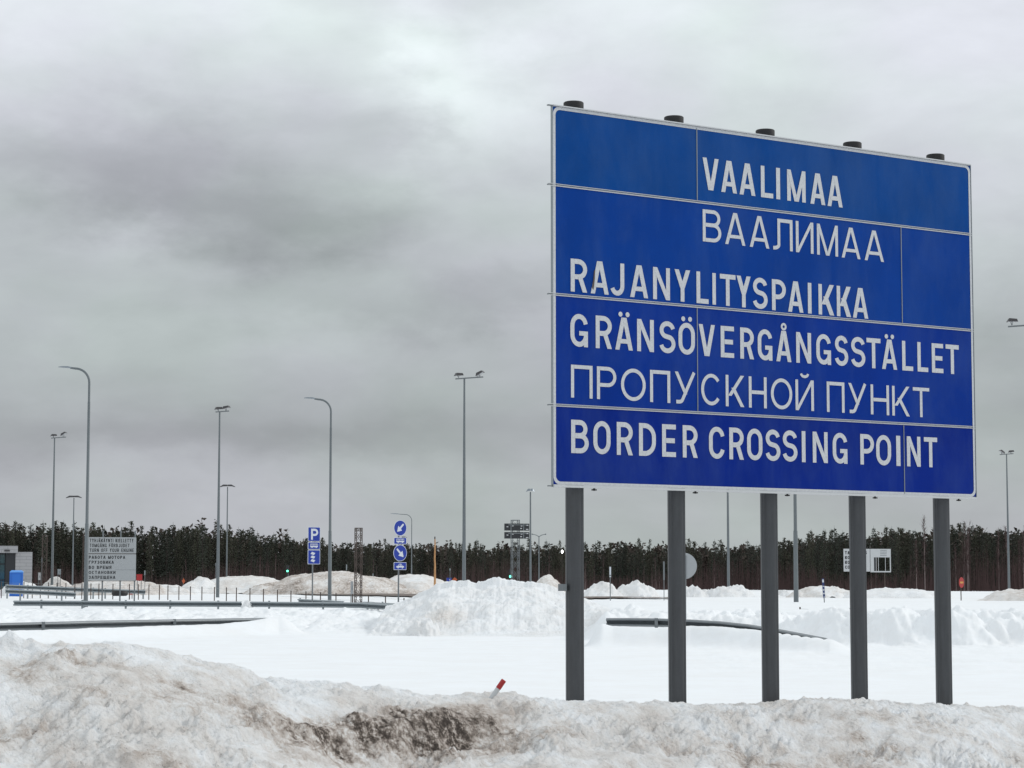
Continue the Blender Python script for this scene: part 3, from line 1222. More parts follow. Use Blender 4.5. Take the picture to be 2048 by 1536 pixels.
# ------------------------------------------------------------------ snow piles
def pile(name, label, u, v_top, Y, wpx, depth, mt='snow_lump', shape='round', dirt=0.0, rough=.12, peak=0.0, seed=0, base_v=None, res=.16, group=None, dirtfn=None):
    """a heap of snow: centre u, top v, width in px at its foot, depth in metres"""
    x0 = xat(u, Y)
    ztop = zat(v_top, Y)
    w = wpx / F * Y / 2
    zg = gz(x0, Y)
    hgt = ztop - zg
    nx = int(min(260, max(40, 2 * w / res)))
    ny = int(min(140, max(30, depth / (res * 1.3))))
    gx = np.linspace(-1.12, 1.12, nx)
    gy = np.linspace(-1.12, 1.12, ny)
    GX, GY = np.meshgrid(gx, gy)
    X = x0 + GX * w
    Yy = Y + GY * depth / 2
    sx = GX + .26 * fbm(GX * 1.6 + seed, GY * 1.2 - seed, 3)
    rr = np.sqrt(sx ** 2 + (GY + .2 * fbm(GX * 1.4 - seed, GY * 1.3, 2)) ** 2)
    rr = rr * (1 + .16 * fbm(GX * 3.1 + seed, GY * 2.0, 3))
    if shape == 'round':
        pr = np.clip(1 - rr ** 2, -.25, 1)
        pr = np.where(pr > 0, pr ** .9, pr)
    elif shape == 'peak':
        pr = np.clip(1 - rr, -.25, 1)
        pr = np.where(pr > 0, np.abs(pr) ** 1.0, pr)
    else:
        pr = 1 - ss(.25, 1.05, rr) * 1.15
    f = pr * hgt
    lump = fbm(X * .9 + seed * 3, Yy * .6, 5, .58, billow=True) + .5 * fbm(X * 3.1, Yy * 2.1 + seed, 3, .5, billow=True)
    base = terrain_h(X, Yy)
    Z = base + f + rough * lump * ss(-.1, .4, pr) - .06
    D = np.full_like(Z, dirt) * np.clip(.80 + .7 * fbm(X * .5 + seed, Yy * .35, 4, .6) + .35 * fbm(X * 2.2, Z * 3.0 + seed, 3), 0, 1.6)
    if dirtfn is not None:
        D = D + dirtfn(GX, GY, X, Z, zg)
    o = grid_mesh(name, X, Yy, Z, MAT[mt], {'dirt': np.clip(D, 0, 1)})
    tag(o, label, 'snow pile', group)
    return o


# large clean heap in the middle, nearest of all
def center_heap():
    Y0 = 112.0
    us = np.linspace(770, 1260, 420)
    ys = np.linspace(90, 122, 150)
    prof_u = [770, 800, 840, 870, 900, 930, 960, 985, 1010, 1040, 1065, 1100, 1140, 1175, 1220, 1260]
    prof_v = [1216, 1205, 1186, 1172, 1164, 1164, 1163, 1157, 1160, 1163, 1162, 1172, 1188, 1200, 1216, 1222]
    U, Y = np.meshgrid(us, ys)
    X = (U - 1024) / F * Y0 + 0 * Y
    top = EYE - (np.interp(us, prof_u, prof_v) - 1168) * Y0 / F
    top = np.broadcast_to(top, U.shape)
    a = np.where(Y < Y0, ss(92, 115.5, Y + 2.4 * fbm(X * .35, Y * .12, 3)) ** 1.35, 1 - .6 * ss(113, 121, Y))
    g = terrain_h(X, Y)
    Z = g - .12 + (top - g + .12) * a
    k = ss(.01, .22, a) * ss(0.0, .6, top - g)
    Z = Z + k * (.14 * fbm(X * .8, Y * .32, 3, .5) + .11 * fbm(X * 1.5, Y * .6, 3, .5, billow=True) + .035 * fbm(X * 4, Y * 1.8, 2, .5, billow=True))
    D = .22 * np.exp(-((X - xat(890, 104)) / .9) ** 2 - ((Y - 102.5) / 2.0) ** 2) + 0 * Z
    o = grid_mesh('snow_pile', X, Y, Z, MAT['snow_lump'], {'dirt': D})
    tag(o, 'broad clean white snow heap in the middle, left of the border sign posts', 'snow pile', 'ploughed snow piles')


center_heap()
GP = 'ploughed snow piles'
pile('snow_pile', 'small lump of white snow at the foot of the big clean heap', 850, 1236, 98.5, 80, 3.6, 'snow_lump', 'round', .02, .22, seed=8, res=.05, group=GP)
pile('snow_pile', 'large brown dirty snow mound behind the parking sign', 668, 1142, 250, 330, 24, 'snow_dirty', 'round', .42, .10, seed=2, group=GP)
pile('snow_pile', 'pale rounded snow mound behind the two round arrow signs', 826, 1148, 262, 190, 16, 'snow_dirty', 'round', .10, .10, seed=9, group=GP)
pile('snow_pile', 'pointed white snow heap right of the orange road marker', 402, 1150, 262, 120, 14, 'snow_lump', 'peak', .12, .14, seed=5, group=GP)
pile('snow_pile', 'long low white snow mound behind the tall floodlight mast', 485, 1151, 266, 250, 16, 'snow_dirty', 'round', .12, .10, seed=6, group=GP)
pile('snow_pile', 'grey snow heap beside the blue toilet cabin', 112, 1150, 240, 100, 10, 'snow_dirty', 'peak', .22, .14, seed=12, group=GP)
pile('snow_pile', 'long dirty snow heap behind the engine notice', 228, 1157, 235, 260, 10, 'snow_dirty', 'round', .30, .14, seed=14, group=GP)
pile('snow_pile', 'low streaked snow strip between the engine notice and the pointed heap', 330, 1168, 238, 130, 9, 'snow_dirty', 'round', .15, .10, seed=15, group=GP)
pile('snow_pile', 'low snow heap at the wall of the grey building', 45, 1162, 222, 90, 8, 'snow_lump', 'round', .05, .14, seed=16, group=GP)
pile('snow_pile', 'brown topped snow heap just left of the first sign post', 1095, 1147, 175, 110, 9, 'snow_dirty', 'peak', .28, .10, seed=19, group=GP)
pile('snow_pile', 'knobbly snow heap behind the thin marker between first two posts', 1205, 1159, 190, 110, 7, 'snow_lump', 'peak', .06, .30, seed=21, group=GP)
pile('snow_pile', 'white snow heap just left of the second sign post', 1270, 1164, 192, 100, 7, 'snow_lump', 'round', .05, .25, seed=22, group=GP)
pile('snow_pile', 'small snow heap beside the second sign post at the round sign', 1385, 1170, 195, 70, 6, 'snow_lump', 'round', .03, .22, seed=24, group=GP)
pile('snow_pile', 'snow heap between the second and third sign posts', 1460, 1171, 195, 130, 7, 'snow_lump', 'round', .04, .25, seed=25, group=GP)
pile('snow_pile', 'snow heap just right of the third sign post', 1565, 1177, 190, 90, 6, 'snow_lump', 'peak', .06, .2, seed=26, group=GP)
pile('snow_pile', 'brown streaked snow heap behind the leaning blue marker', 1650, 1171, 185, 150, 8, 'snow_dirty', 'round', .16, .18, seed=27, group=GP)
pile('snow_pile', 'smooth white snow heap between fourth and fifth sign posts', 1790, 1175, 180, 240, 12, 'snow_lump', 'round', .02, .10, seed=28, group=GP)
pile('snow_pile', 'dirty brown flanked snow heap at the right edge of the lot', 2062, 1176, 150, 240, 11, 'snow_dirty', 'round', .12, .14, seed=30, group=GP,
     dirtfn=lambda gx, gy, X, Z, zg: .5 * np.exp(-((gx + .02) / .28) ** 2) * (1 - ss(.4, 1.1, Z - zg + .25 * fbm(X * 1.2, Z * 2, 3))))
# little snow spike on the rail
pile('snow_pile', 'little spike of snow covering the gap in the upper guardrail', 495, 1197, 128.4, 34, 1.4, 'snow_lump', 'peak', 0, .25, seed=33, res=.04, group=GP)


# ------------------------------------------------------------------ roads
def road(name, pts, z=None):
    """flat strip of wet asphalt, polygon given as (u, Y) pairs with a rough snow edge; laid just above the ground"""
    (nu, nf, u0, u1) = pts
    us = np.linspace(u0, u1, 140)
    near = np.interp(us, *nu)
    far = np.interp(us, *nf)
    k = np.linspace(0, 1, 14)[:, None]
    Yy = near[None] * (1 - k) + far[None] * k
    Yy = Yy + (1 - k) * 5 * fbm(us * .06, us * 0 + u0, 4)[None]
    X = (us[None] - 1024) / F * Yy
    Z = terrain_h(X, Yy) + .10
    o = grid_mesh(name, X, Yy, Z, MAT['asphalt'])
    o['kind'] = 'structure'


road('road', (([555, 620, 760, 850], [262, 222, 196, 190]), ([555, 600, 850], [263, 256, 236]), 555, 850))
road('road', (([385, 440, 515], [300, 262, 250]), ([385, 440, 515], [303, 296, 285]), 385, 515))
road('road', (([1165, 1240, 1345], [165, 165, 160]), ([1165, 1240, 1345], [180, 183, 172]), 1165, 1345))


# ------------------------------------------------------------------ guardrails
WPROF = [(-.02, .155), (.02, .152), (.095, .118), (.105, .075), (.06, .045), (-.01, .018), (-.02, .0), (-.01, -.018), (.06, -.045), (.105, -.075), (.095, -.118), (.02, -.152), (-.02, -.155)]


def guardrail(label, pts, posts, post_dir=1, tilt=None, mt='galv'):
    """pts: list of (u, v_top, Y); beam face towards the viewer"""
    P = [Vector(at(u, v, Y)) - Vector((0, 0, .155)) for u, v, Y in pts]
    o0 = P[0].copy()
    root = thing('guardrail', label, 'guardrail', (P[0].x, P[0].y, gz(P[0].x, P[0].y)), 0, 'steel guardrails')
    loc = Vector(root.location)
    # densify
    mb = MB()
    V, Fc = [], []
    D = []
    for i, p in enumerate(P):
        d = (P[min(i + 1, len(P) - 1)] - P[max(i - 1, 0)])
        d.z = 0
        d.normalize()
        n = Vector((d.y, -d.x, 0))
        if n.y > 0:
            n = -n
        D.append(n)
        for q, z in WPROF:
            V.append(p + n * q + Vector((0, 0, z)) - loc)
        for q, z in WPROF:
            V.append(p + n * (q - .006) + Vector((0, 0, z)) - loc)
    m = len(WPROF)
    for i in range(len(P) - 1):
        a, b = i * 2 * m, (i + 1) * 2 * m
        for k in range(m - 1):
            Fc.append((a + k, a + k + 1, b + k + 1, b + k))
            Fc.append((a + m + k, b + m + k, b + m + k + 1, a + m + k + 1))
        Fc.append((a, b, b + m, a + m))
        Fc.append((a + m - 1, a + 2 * m - 1, b + 2 * m - 1, b + m - 1))
    mb.add(V, Fc)
    mb.build('beam', MAT[mt], root, True)
    us = [p[0] for p in pts]
    for u, below in posts:
        v = float(np.interp(u, us, [p[1] for p in pts]))
        Y = float(np.interp(u, us, [p[2] for p in pts]))
        p = Vector(at(u, v, Y)) - loc
        mb = MB()
        if below > 0:      # post in front of the beam (seen from its back)
            mb.box((p.x, p.y - .12, p.z - below / 2 + .01), (.12, .08, below))
        else:
            mb.box((p.x, p.y + .12, p.z - .5), (.10, .12, 1.1))
            mb.box((p.x, p.y - .085, p.z - .155), (.05, .02, .05))
        mb.build('post', MAT[mt], root)
    return root


guardrail('grey guardrail running low from the left frame edge above the flat snow field',
          [(-260, 1258, 84), (-100, 1250, 87), (0, 1246, 89), (88, 1244, 90.5), (200, 1241, 93), (350, 1238.5, 97), (460, 1236.5, 100), (540, 1235.5, 102)],
          [(88, .42), (350, .42), (-180, .42)], mt='galv_dark')
up1 = [(28, 1201, 131), (80, 1201, 130.5), (250, 1202, 130), (484, 1203, 129)]
guardrail('grey guardrail with a tapered end below the engine notice', up1, [(82, -1), (164, -1), (251, -1), (340, -1), (436, -1)])
guardrail('grey guardrail below the parking sign that dives into the big snow heap',
          [(498, 1203, 128.5), (560, 1203.5, 128), (645, 1204, 127), (720, 1205, 126), (785, 1209, 124), (815, 1213, 123)], [(538, -1), (646, -1), (735, -1)])
guardrail('dark guardrail curving down into the snow behind the sign posts',
          [(1213, 1236, 83), (1260, 1236, 82.8), (1312, 1236.6, 82.5), (1380, 1239, 82), (1440, 1242.5, 81), (1500, 1249, 80), (1560, 1258.5, 78.5), (1610, 1268, 77), (1655, 1276.5, 76)],
          [(1312, .40)], mt='galv_dark')
guardrail('short far stretch of guardrail behind the parking sign post', [(597, 1197.5, 150), (650, 1200, 148), (690, 1202, 146)], [(600, -1)])
guardrail('short far stretch of guardrail below the rusty lattice tower', [(727, 1203.5, 141), (760, 1205, 139), (800, 1207, 136)], [(765, -1)])
guardrail('long far guardrail passing in front of the blue toilet cabin', [(11, 1169, 172), (100, 1172.5, 172), (200, 1177, 172), (291, 1180, 172)],
          [(14, -1), (55, -1), (123, -1), (149, -1), (186, -1), (210, -1), (286, -1)])
guardrail('short lower guardrail in front of the blue toilet cabin', [(11, 1178, 160), (80, 1181, 160), (152, 1185, 160)], [(40, -1), (123, -1)])


# ------------------------------------------------------------------ wire fence with thin posts
def fence(label, data, h, name='post_fence'):
    pts = []
    for u, v, Y in data:
        pts.append(Vector(at(u, v, Y)))
    root = thing(name, label, 'fence', (pts[0].x, pts[0].y, gz(pts[0].x, pts[0].y)), 0)
    loc = Vector(root.location)
    for p in pts:
        q = p - loc
        mb = MB()
        mb.tube([(q.x, q.y, q.z - h - .5), (q.x, q.y, q.z)], .035, 8)
        mb.build('post', MAT['rust'], root)
    mb = MB()
    for k in (.08, .40):
        for a, b in zip(pts[:-1], pts[1:]):
            a2, b2 = a - loc, b - loc
            mid = (a2 + b2) / 2
            z = Vector((0, 0, k))
            mb.tube([a2 - z, mid - z - Vector((0, 0, .03)), b2 - z], .005, 4, False)
    mb.build('wire', MAT['galv'], root)


fu = [3, 48, 65, 81, 97, 114, 132, 150, 164, 182, 198, 226, 259, 277, 298, 319, 336, 358, 381, 404, 429, 453, 473, 500, 527, 555, 582, 612, 641, 672, 705, 737, 771, 808]
fv = np.interp(fu, [3, 150, 300, 358, 500, 582, 672, 737, 808], [1163, 1166, 1169, 1172, 1176, 1181, 1186, 1190, 1196])
fence('row of thin dark wire fence posts behind the upper guardrails', [(u, v, 178 - 0.045 * u) for u, v in zip(fu, fv)], .85)
fence('two dark rope fence stubs on the snow at the fifth sign post', [(1600, 1214, 105), (1700, 1217, 105), (1864, 1220, 104), (1958, 1222.5, 103), (2070, 1224, 102)], .4, 'rope_fence')


# ------------------------------------------------------------------ lamps
def pole_mesh(h, r0, r1):
    mb = MB()
    mb.tube([(0, 0, -.4), (0, 0, h * .3), (0, 0, h)], [r0, r0 + (r1 - r0) * .3, r1], 12)
    return mb


def flood_mast(label, u, vtop, Y, heads, arm=.55, ub=None):
    x = xat(u, Y)
    zb = gz(x, Y)
    h = zat(vtop, Y) - zb
    root = thing('floodlight_mast', label, 'floodlight mast', (x, Y, zb), 0, 'tall floodlight masts')
    pole_mesh(h, .15, .065).build('pole', MAT['pole'], root, True)
    a0 = min(q[0] for q in heads) - .25
    a1 = max(q[0] for q in heads) + .25
    mb = MB()
    mb.box(((a0 + a1) / 2, 0, h + .04), (a1 - a0, .10, .09), Matrix.Rotation(R(-4), 4, 'Y').to_3x3())
    mb.build('crossbar', MAT['galv_dark'], root)
    for dx, dz, tilt, yaw in heads:
        m = (Matrix.Rotation(R(yaw), 4, 'Z') @ Matrix.Rotation(R(tilt), 4, 'Y')).to_3x3()
        mb = MB()
        # wedge shaped housing
        L, Wd = .62, .52
        vs = [(-L / 2, -Wd / 2, -.05), (L / 2, -Wd / 2, -.05), (L / 2, Wd / 2, -.05), (-L / 2, Wd / 2, -.05),
              (-L / 2 + .12, -Wd / 2 + .08, .16), (L / 2 - .05, -Wd / 2 + .08, .12), (L / 2 - .05, Wd / 2 - .08, .12), (-L / 2 + .12, Wd / 2 - .08, .16)]
        c = Vector((dx, 0, h + dz))
        mb.add([m @ Vector(q) + c for q in vs], [(0, 1, 5, 4), (1, 2, 6, 5), (2, 3, 7, 6), (3, 0, 4, 7), (4, 5, 6, 7), (3, 2, 1, 0)])
        head = mb.build('floodlight', MAT['lamp_dark'], root)
        mb = MB()
        mb.box(c + m @ Vector((0, 0, -.058)), (L * .86, Wd * .86, .012), m)
        mb.build('lens', MAT['lens'], head)
        mb = MB()
        mb.tube([(dx, -.1, h + .06), c + m @ Vector((-.05, -.2, 0))], .022, 6)
        mb.tube([(dx, .1, h + .06), c + m @ Vector((-.05, .2, 0))], .022, 6)
        mb.build('bracket', MAT['galv_dark'], head)
    return root


flood_mast('floodlight mast with two dark heads left of the blue border sign', 928, 757, 168, [(-.42, .26, -4, 20), (1.15, .36, -28, -20)])
flood_mast('floodlight mast between the two curved street lamps', 435.5, 824, 193, [(-.10, .28, -6, 25), (.55, .36, -14, -15)])
flood_mast('small floodlight mast furthest left beside the curved street lamp', 104, 876, 238, [(-.1, .26, -4, 25), (.95, .42, -30, -15)])
flood_mast('floodlight mast at the right frame edge with paired pale heads', 2018, 909, 255, [(-.52, .30, 32, 10), (.52, .32, -8, 0)])
flood_mast('nearest floodlight mast cut off by the right frame edge', 2072, 652, 136, [(-1.12, .30, 0, 0), (.70, .30, 0, 10)], .9)
flood_mast('slim mast whose top is hidden behind the border sign', 1457, 868, 222, [(-.4, .26, -4, 20), (.5, .3, -14, -10)])


def street_lamp(label, u, vtop, vb, Y, arm_px, r0=.13, drop=0, u_b=None, dbl=False, pale=True, rise=.0):
    """curved single arm reaching left"""
    x = xat(u, Y)
    zb = gz(x, Y)
    k = Y / F
    h = zat(vtop, Y) - zb
    root = thing('street_lamp', label, 'street lamp', (x, Y, zb), 0, 'street lamps with curved arms')
    mb = MB()
    mb.tube([(0, 0, -.4), (0, 0, h * .35), (0, 0, h * .352), (0, 0, h - 1.9 * r0 / .13)], [r0, r0 * .85, r0 * .70, r0 * .58], 12)
    mb.build('pole', MAT['pole'], root, True)
    arm = arm_px * k
    rad = min(1.0, arm * .45) * (r0 / .13) ** .5
    zt = h - 1.9 * r0 / .13
    pts = [(0, 0, zt - .02), (0, 0, h - rad)]
    pts += [(-rad + rad * math.cos(R(a)), 0, h - rad + rad * math.sin(R(a))) for a in range(12, 85, 12)]
    pts += [(-rad, 0, h), (-arm * .62, 0, h + rise * .5)]
    mb = MB()
    mb.tube(pts, [r0 * .5] * (len(pts) - 1) + [r0 * .42], 10)
    mb.build('arm', MAT['pole'], root, True)
    m = Matrix.Rotation(R(4), 4, 'Y').to_3x3()
    mb = MB()
    L = arm * .42
    c = Vector((-arm * .62 - L * .42, 0, h + rise * .8))
    prof = [(-L * .5, .06, .015), (-L * .2, .15, .06), (L * .25, .15, .08), (L * .5, .06, .05)]
    V, Fc = [], []
    for px, hw, ht in prof:
        V += [c + m @ Vector((px, -hw, -.02)), c + m @ Vector((px, hw, -.02)), c + m @ Vector((px, hw * .6, ht)), c + m @ Vector((px, -hw * .6, ht))]
    for i in range(3):
        for k2 in range(4):
            a, b = i * 4 + k2, i * 4 + (k2 + 1) % 4
            Fc.append((a, b, b + 4, a + 4))
    Fc += [(3, 2, 1, 0), (12, 13, 14, 15)]
    mb.add(V, Fc)
    mb.build('lamp_head', MAT['lamp_pale'], root)
    return root


street_lamp('tallest curved street lamp standing at the left end of the engine notice', 172, 737, 1205, 133, 62, .135, rise=.08)
street_lamp('curved street lamp standing right beside the parking sign', 659.5, 799, 1205, 153, 54, .13, rise=.10)
street_lamp('small distant curved street lamp behind the two round arrow signs', 823, 1029, 1150, 300, 42, .09, rise=.1)
street_lamp('thick lamp post whose top hides behind the border sign, between third and fourth posts', 1592, 800, 1205, 138, 56, .15, rise=.1)


def twin_lamp(label, u, vtop, Y, wpx, droop, dark=True, r=.09):
    """short pole with two flat luminaires, one to each side"""
    x = xat(u, Y)
    zb = gz(x, Y)
    h = zat(vtop, Y) - zb
    k = Y / F
    root = thing('twin_lamp', label, 'street lamp', (x, Y, zb), 0, 'pole lamps with two flat heads')
    pole_mesh(h, r * 1.2, r * .7).build('pole', MAT['pole'], root, True)
    w = wpx * k / 2
    for s in (-1, 1):
        mb = MB()
        V = []
        for f, hh, d in ((.04, .20, .30), (.55, .22, .36), (1.0, .08, .22)):
            zc = h + .10 - droop * f ** 4
            V += [(s * w * f, -d, zc), (s * w * f, d, zc), (s * w * f, d * .7, zc + hh), (s * w * f, -d * .7, zc + hh)]
        Fc = []
        for i in range(2):
            for q in range(4):
                a, b = i * 4 + q, i * 4 + (q + 1) % 4
                Fc.append((a, b, b + 4, a + 4))
        Fc += [(3, 2, 1, 0), (8, 9, 10, 11)]
        mb.add(V, Fc)
        mb.build('lamp_head', MAT['lamp_dark'] if dark else MAT['lamp_pale'], root)
    return root


twin_lamp('low flat headed lamp standing left of the tallest curved street lamp', 145, 996, 300, 31, .12)
twin_lamp('flat headed lamp just right of the floodlight mast between the street lamps', 453, 974, 290, 30, .12)
twin_lamp('pale twin headed lamp left of the first border sign post', 1061, 984, 215, 17, .10, False)


def tee_lamp():
    Y = 310
    x = xat(1078, Y)
    zb = gz(x, Y)
    h = zat(1072, Y) - zb
    root = thing('twin_arm_lamp', 'thin far lamp with two long raised arms beside the pale twin headed lamp', 'street lamp', (x, Y, zb))
    pole_mesh(h, .09, .06).build('pole', MAT['pole'], root, True)
    for s in (-1, 1):
        mb = MB()
        mb.tube([(0, 0, h - .1), (s * .35, 0, h + .12), (s * .8, 0, h + .22)], [.05, .05, .04], 8)
        mb.tube([(s * .75, 0, h + .2), (s * .95, 0, h + .25), (s * .98 + s * .02, 0, h + .25)], [.05, .10, .05], 8)
        mb.build('lamp_arm', MAT['pole'], root, True)


tee_lamp()


# ------------------------------------------------------------------ lattice towers
def lattice(root, mb, w, z0, z1, step, r):
    for sx in (-1, 1):
        for sy in (-1, 1):
            mb.tube([(sx * w / 2, sy * w / 2, z0), (sx * w / 2, sy * w / 2, z1)], r, 6)
    z = z0
    while z < z1 - step * .3:
        zn = min(z + step, z1)
        for (ax, ay, bx, by) in ((-1, -1, 1, -1), (1, -1, 1, 1), (1, 1, -1, 1), (-1, 1, -1, -1)):
            mb.tube([(ax * w / 2, ay * w / 2, z), (bx * w / 2, by * w / 2, zn)], r * .55, 5, False)
            mb.tube([(bx * w / 2, by * w / 2, z), (ax * w / 2, ay * w / 2, zn)], r * .55, 5, False)
        z = zn


def lattice_tower(label, u, vtop, Y, wpx, rz=.5, mt='rust', step=.62, r=.026):
    x = xat(u, Y)
    zb = gz(x, Y)
    h = zat(vtop, Y) - zb
    w = wpx / F * Y
    root = thing('lattice_tower', label, 'lattice tower', (x, Y, zb), rz, 'square steel lattice towers')
    mb = MB()
    lattice(root, mb, w, -.3, h, step, r)
    mb.build('tower_frame', MAT[mt], root)
    mb = MB()
    for sx in (-1, 1):
        mb.box((0, sx * w / 2, h + .02), (w * 1.05, .07, .05))
        mb.box((sx * w / 2, 0, h + .025), (.07, w * 1.05 - .15, .05))
    mb.build('top_ring', MAT[mt], root)
    return root


lattice_tower('rusty brown lattice tower standing alone right of the parking sign', 716.5, 1057, 150, 12, .35)
lattice_tower('thin lattice tower right of the building against the trees', 88, 1072, 246, 9, .3, step=.8, r=.03)
lattice_tower('thin lattice tower half hidden behind the curved street lamp', 168.5, 1068, 240, 7, .3, step=.8, r=.03)


def gantry():
    Y = 205
    x = xat(1030.5, Y)
    zb = gz(x, Y)
    k = Y / F
    root = thing('display_board', 'dark two row display board seen from behind on a steel lattice mast', 'display board', (x, Y, zb), .25)
    zt = zat(1041, Y) - zb
    mb = MB()
    lattice(root, mb, 14 * k, -.3, zt, .9, .028)
    mb.box((0, -7 * k, zt + .02), (15 * k, .08, .07))
    mb.box((0, 7 * k, zt + .02), (15 * k, .08, .07))
    mb.build('lattice_mast', MAT['galv_dark'], root)
    for v0, v1 in ((1047.5, 1061.5), (1064.5, 1077.5)):
        z1, z0 = zat(v0, Y) - zb, zat(v1, Y) - zb
        mb = MB()
        zc = (z0 + z1) / 2
        mb.box((0, -.55, zc), (50 * k, .28, z1 - z0))
        p = mb.build('display_panel', MAT['frame_dark'], root)
        mb = MB()
        for dx in (-13, 13):
            mb.box((dx * k, -.72, zc), (.09, .05, (z1 - z0) * 1.02))
        mb.box((0, -.745, z1 - .12), (38 * k, .03, .07))
        mb.build('back_frame', MAT['galv_dark'], p)
        mb = MB()
        for dx, dz in ((-9, .1), (9, .1), (8, -.12), (20.5, .17), (20.5, -.2), (-20, .02)):
            mb.box((dx * k, -.70, zc + dz), (.16 if dx != 20.5 else .22, .02, .08))
        mb.build('service_label', MAT['white'] if v0 < 1060 else MAT['white'], p)


gantry()


# ------------------------------------------------------------------ signs
def panel(root, x0, x1, z0, z1, mt, y=-.05, th=.02, name='panel', r=.04):
    mb = MB()
    pts = []
    for cx, cz, a in ((x1 - r, z1 - r, 0), (x0 + r, z1 - r, 90), (x0 + r, z0 + r, 180), (x1 - r, z0 + r, 270)):
        pts += seg_arc(cx, cz, r, r, a, a + 90, 4)
    n = len(pts)
    mb.poly([(p[0], y, p[1]) for p in pts])
    mb.poly([(p[0], y + th, p[1]) for p in pts][::-1])
    for i in range(n):
        j = (i + 1) % n
        mb.poly([(pts[i][0], y, pts[i][1]), (pts[i][0], y + th, pts[i][1]), (pts[j][0], y + th, pts[j][1]), (pts[j][0], y, pts[j][1])])
    return mb.build(name, MAT[mt] if isinstance(mt, str) else mt, root)


def flat(root, polys, mt, y, name):
    mb = MB()
    for i, p in enumerate(polys):
        mb.poly([(q[0], y - .001 * (i % 6), q[1]) for q in p])
    return mb.build(name, MAT[mt], root)


def engine_notice():
    Y = 140.0
    k = Y / F
    x0, x1 = xat(174.5, Y), xat(268, Y)
    zb = gz((x0 + x1) / 2, Y)
    rz = R(12)
    root = thing('engine_notice', 'pale grey notice board with black text telling drivers to turn off engines', 'notice board', (x0, Y, zb), rz)
    W = (x1 - x0) / math.cos(rz)
    sx = W / 563.0          # 563 zoomed pixels
    zz = lambda v: zat(1020 + v / 6.02, Y) - zb
    panel(root, 0, W, zz(522), zz(327), 'greysign', -.06, .03)
    panel(root, 0, W, zz(850), zz(531), 'greysign', -.06, .03)
    mb = MB()
    mb.box((W / 2, -.02, (zz(522) + zz(531)) / 2), (W, .04, .05))
    mb.box((W / 2, -.025, zz(855)), (W, .04, .03))
    mb.build('cross_rail', MAT['rust'], root)
    for px in (1225 - 1050, 1432 - 1050, 1600 - 1050):
        mb = MB()
        mb.tube([(px * sx, .03, -.4), (px * sx, .03, zz(245))], .045, 10)
        mb.build('post', MAT['pole'], root, True)
    for txt, a, b, v1, v0, cyr, tk in (('TYHJÄKÄYNTI KIELLETTY', 1070, 1580, 345, 388, False, .15), ('TOMGÅNG FÖRBJUDET', 1070, 1535, 405, 447, False, .15),
                                       ('TURN OFF YOUR ENGINE', 1070, 1585, 463, 505, False, .15),
                                       ('РАБОТА МОТОРА', 1064, 1487, 550, 588, True, .21), ('ГРУЗОВИКА', 1064, 1355, 610, 648, True, .21), ('ВО ВРЕМЯ', 1064, 1327, 671, 710, True, .21),
                                       ('ОСТАНОВКИ', 1064, 1375, 733, 770, True, .21), ('ЗАПРЕЩЕНА', 1064, 1375, 792, 830, True, .21)):
        mb = MB()
        text_line(mb, txt, (a - 1050) * sx, (b - 1050) * sx, zz(v0), zz(v1), tk * (zz(v1) - zz(v0)), -.065, cyr)
        mb.build('lettering', MAT['text_black'], root)
    mb = MB()
    mb.box((W * .79, -.063, zz(720)), (W * .42, .004, .012))
    mb.build('seam_strip', MAT['galv_dark'], root)


engine_notice()


def vehicle_poly(cx, cz, w, h, kind):
    """white side view of a bus or a car, as a few polygons"""
    P = []
    if kind == 'bus':
        P.append([(cx - w / 2, cz - h * .30), (cx + w / 2, cz - h * .30), (cx + w / 2, cz - .02 * h), (cx - w / 2, cz - .02 * h)])
        P.append([(cx - w / 2, cz + .34 * h), (cx + w / 2 * .94, cz + .34 * h), (cx + w / 2 * .92, cz + .46 * h), (cx - w / 2, cz + .46 * h)])
        for i in range(6):
            x = cx - w / 2 + (w - .03) * i / 5
            P.append([(x, cz - .02 * h), (x + .03, cz - .02 * h), (x + .03, cz + .34 * h), (x, cz + .34 * h)])
    else:
        P.append([(cx - w / 2, cz - h * .28), (cx + w / 2, cz - h * .28), (cx + w * .48, cz), (cx + w * .25, cz + h * .06), (cx - w * .3, cz + h * .06), (cx - w * .5, cz - h * .02)])
        P.append([(cx - w * .28, cz + .06 * h), (cx - w * .22, cz + .06 * h), (cx - w * .10, cz + .36 * h), (cx - w * .14, cz + .42 * h)])
        P.append([(cx - w * .14, cz + .36 * h), (cx + w * .16, cz + .36 * h), (cx + w * .14, cz + .46 * h), (cx - w * .12, cz + .46 * h)])
        P.append([(cx + w * .10, cz + .40 * h), (cx + w * .16, cz + .40 * h), (cx + w * .27, cz + .06 * h), (cx + w * .20, cz + .06 * h)])
        P.append([(cx - .02, cz + .06 * h), (cx + .02, cz + .06 * h), (cx + .02, cz + .36 * h), (cx - .02, cz + .36 * h)])
    for s in (-.28, .27):
        P.append([(cx + w * s + h * .17 * math.cos(2 * PI * i / 12), cz - h * .30 + h * .17 * math.sin(2 * PI * i / 12)) for i in range(12)])
    return P


def circle(cx, cz, r, n=28):
    return [(cx + r * math.cos(2 * PI * i / n), cz + r * math.sin(2 * PI * i / n)) for i in range(n)]


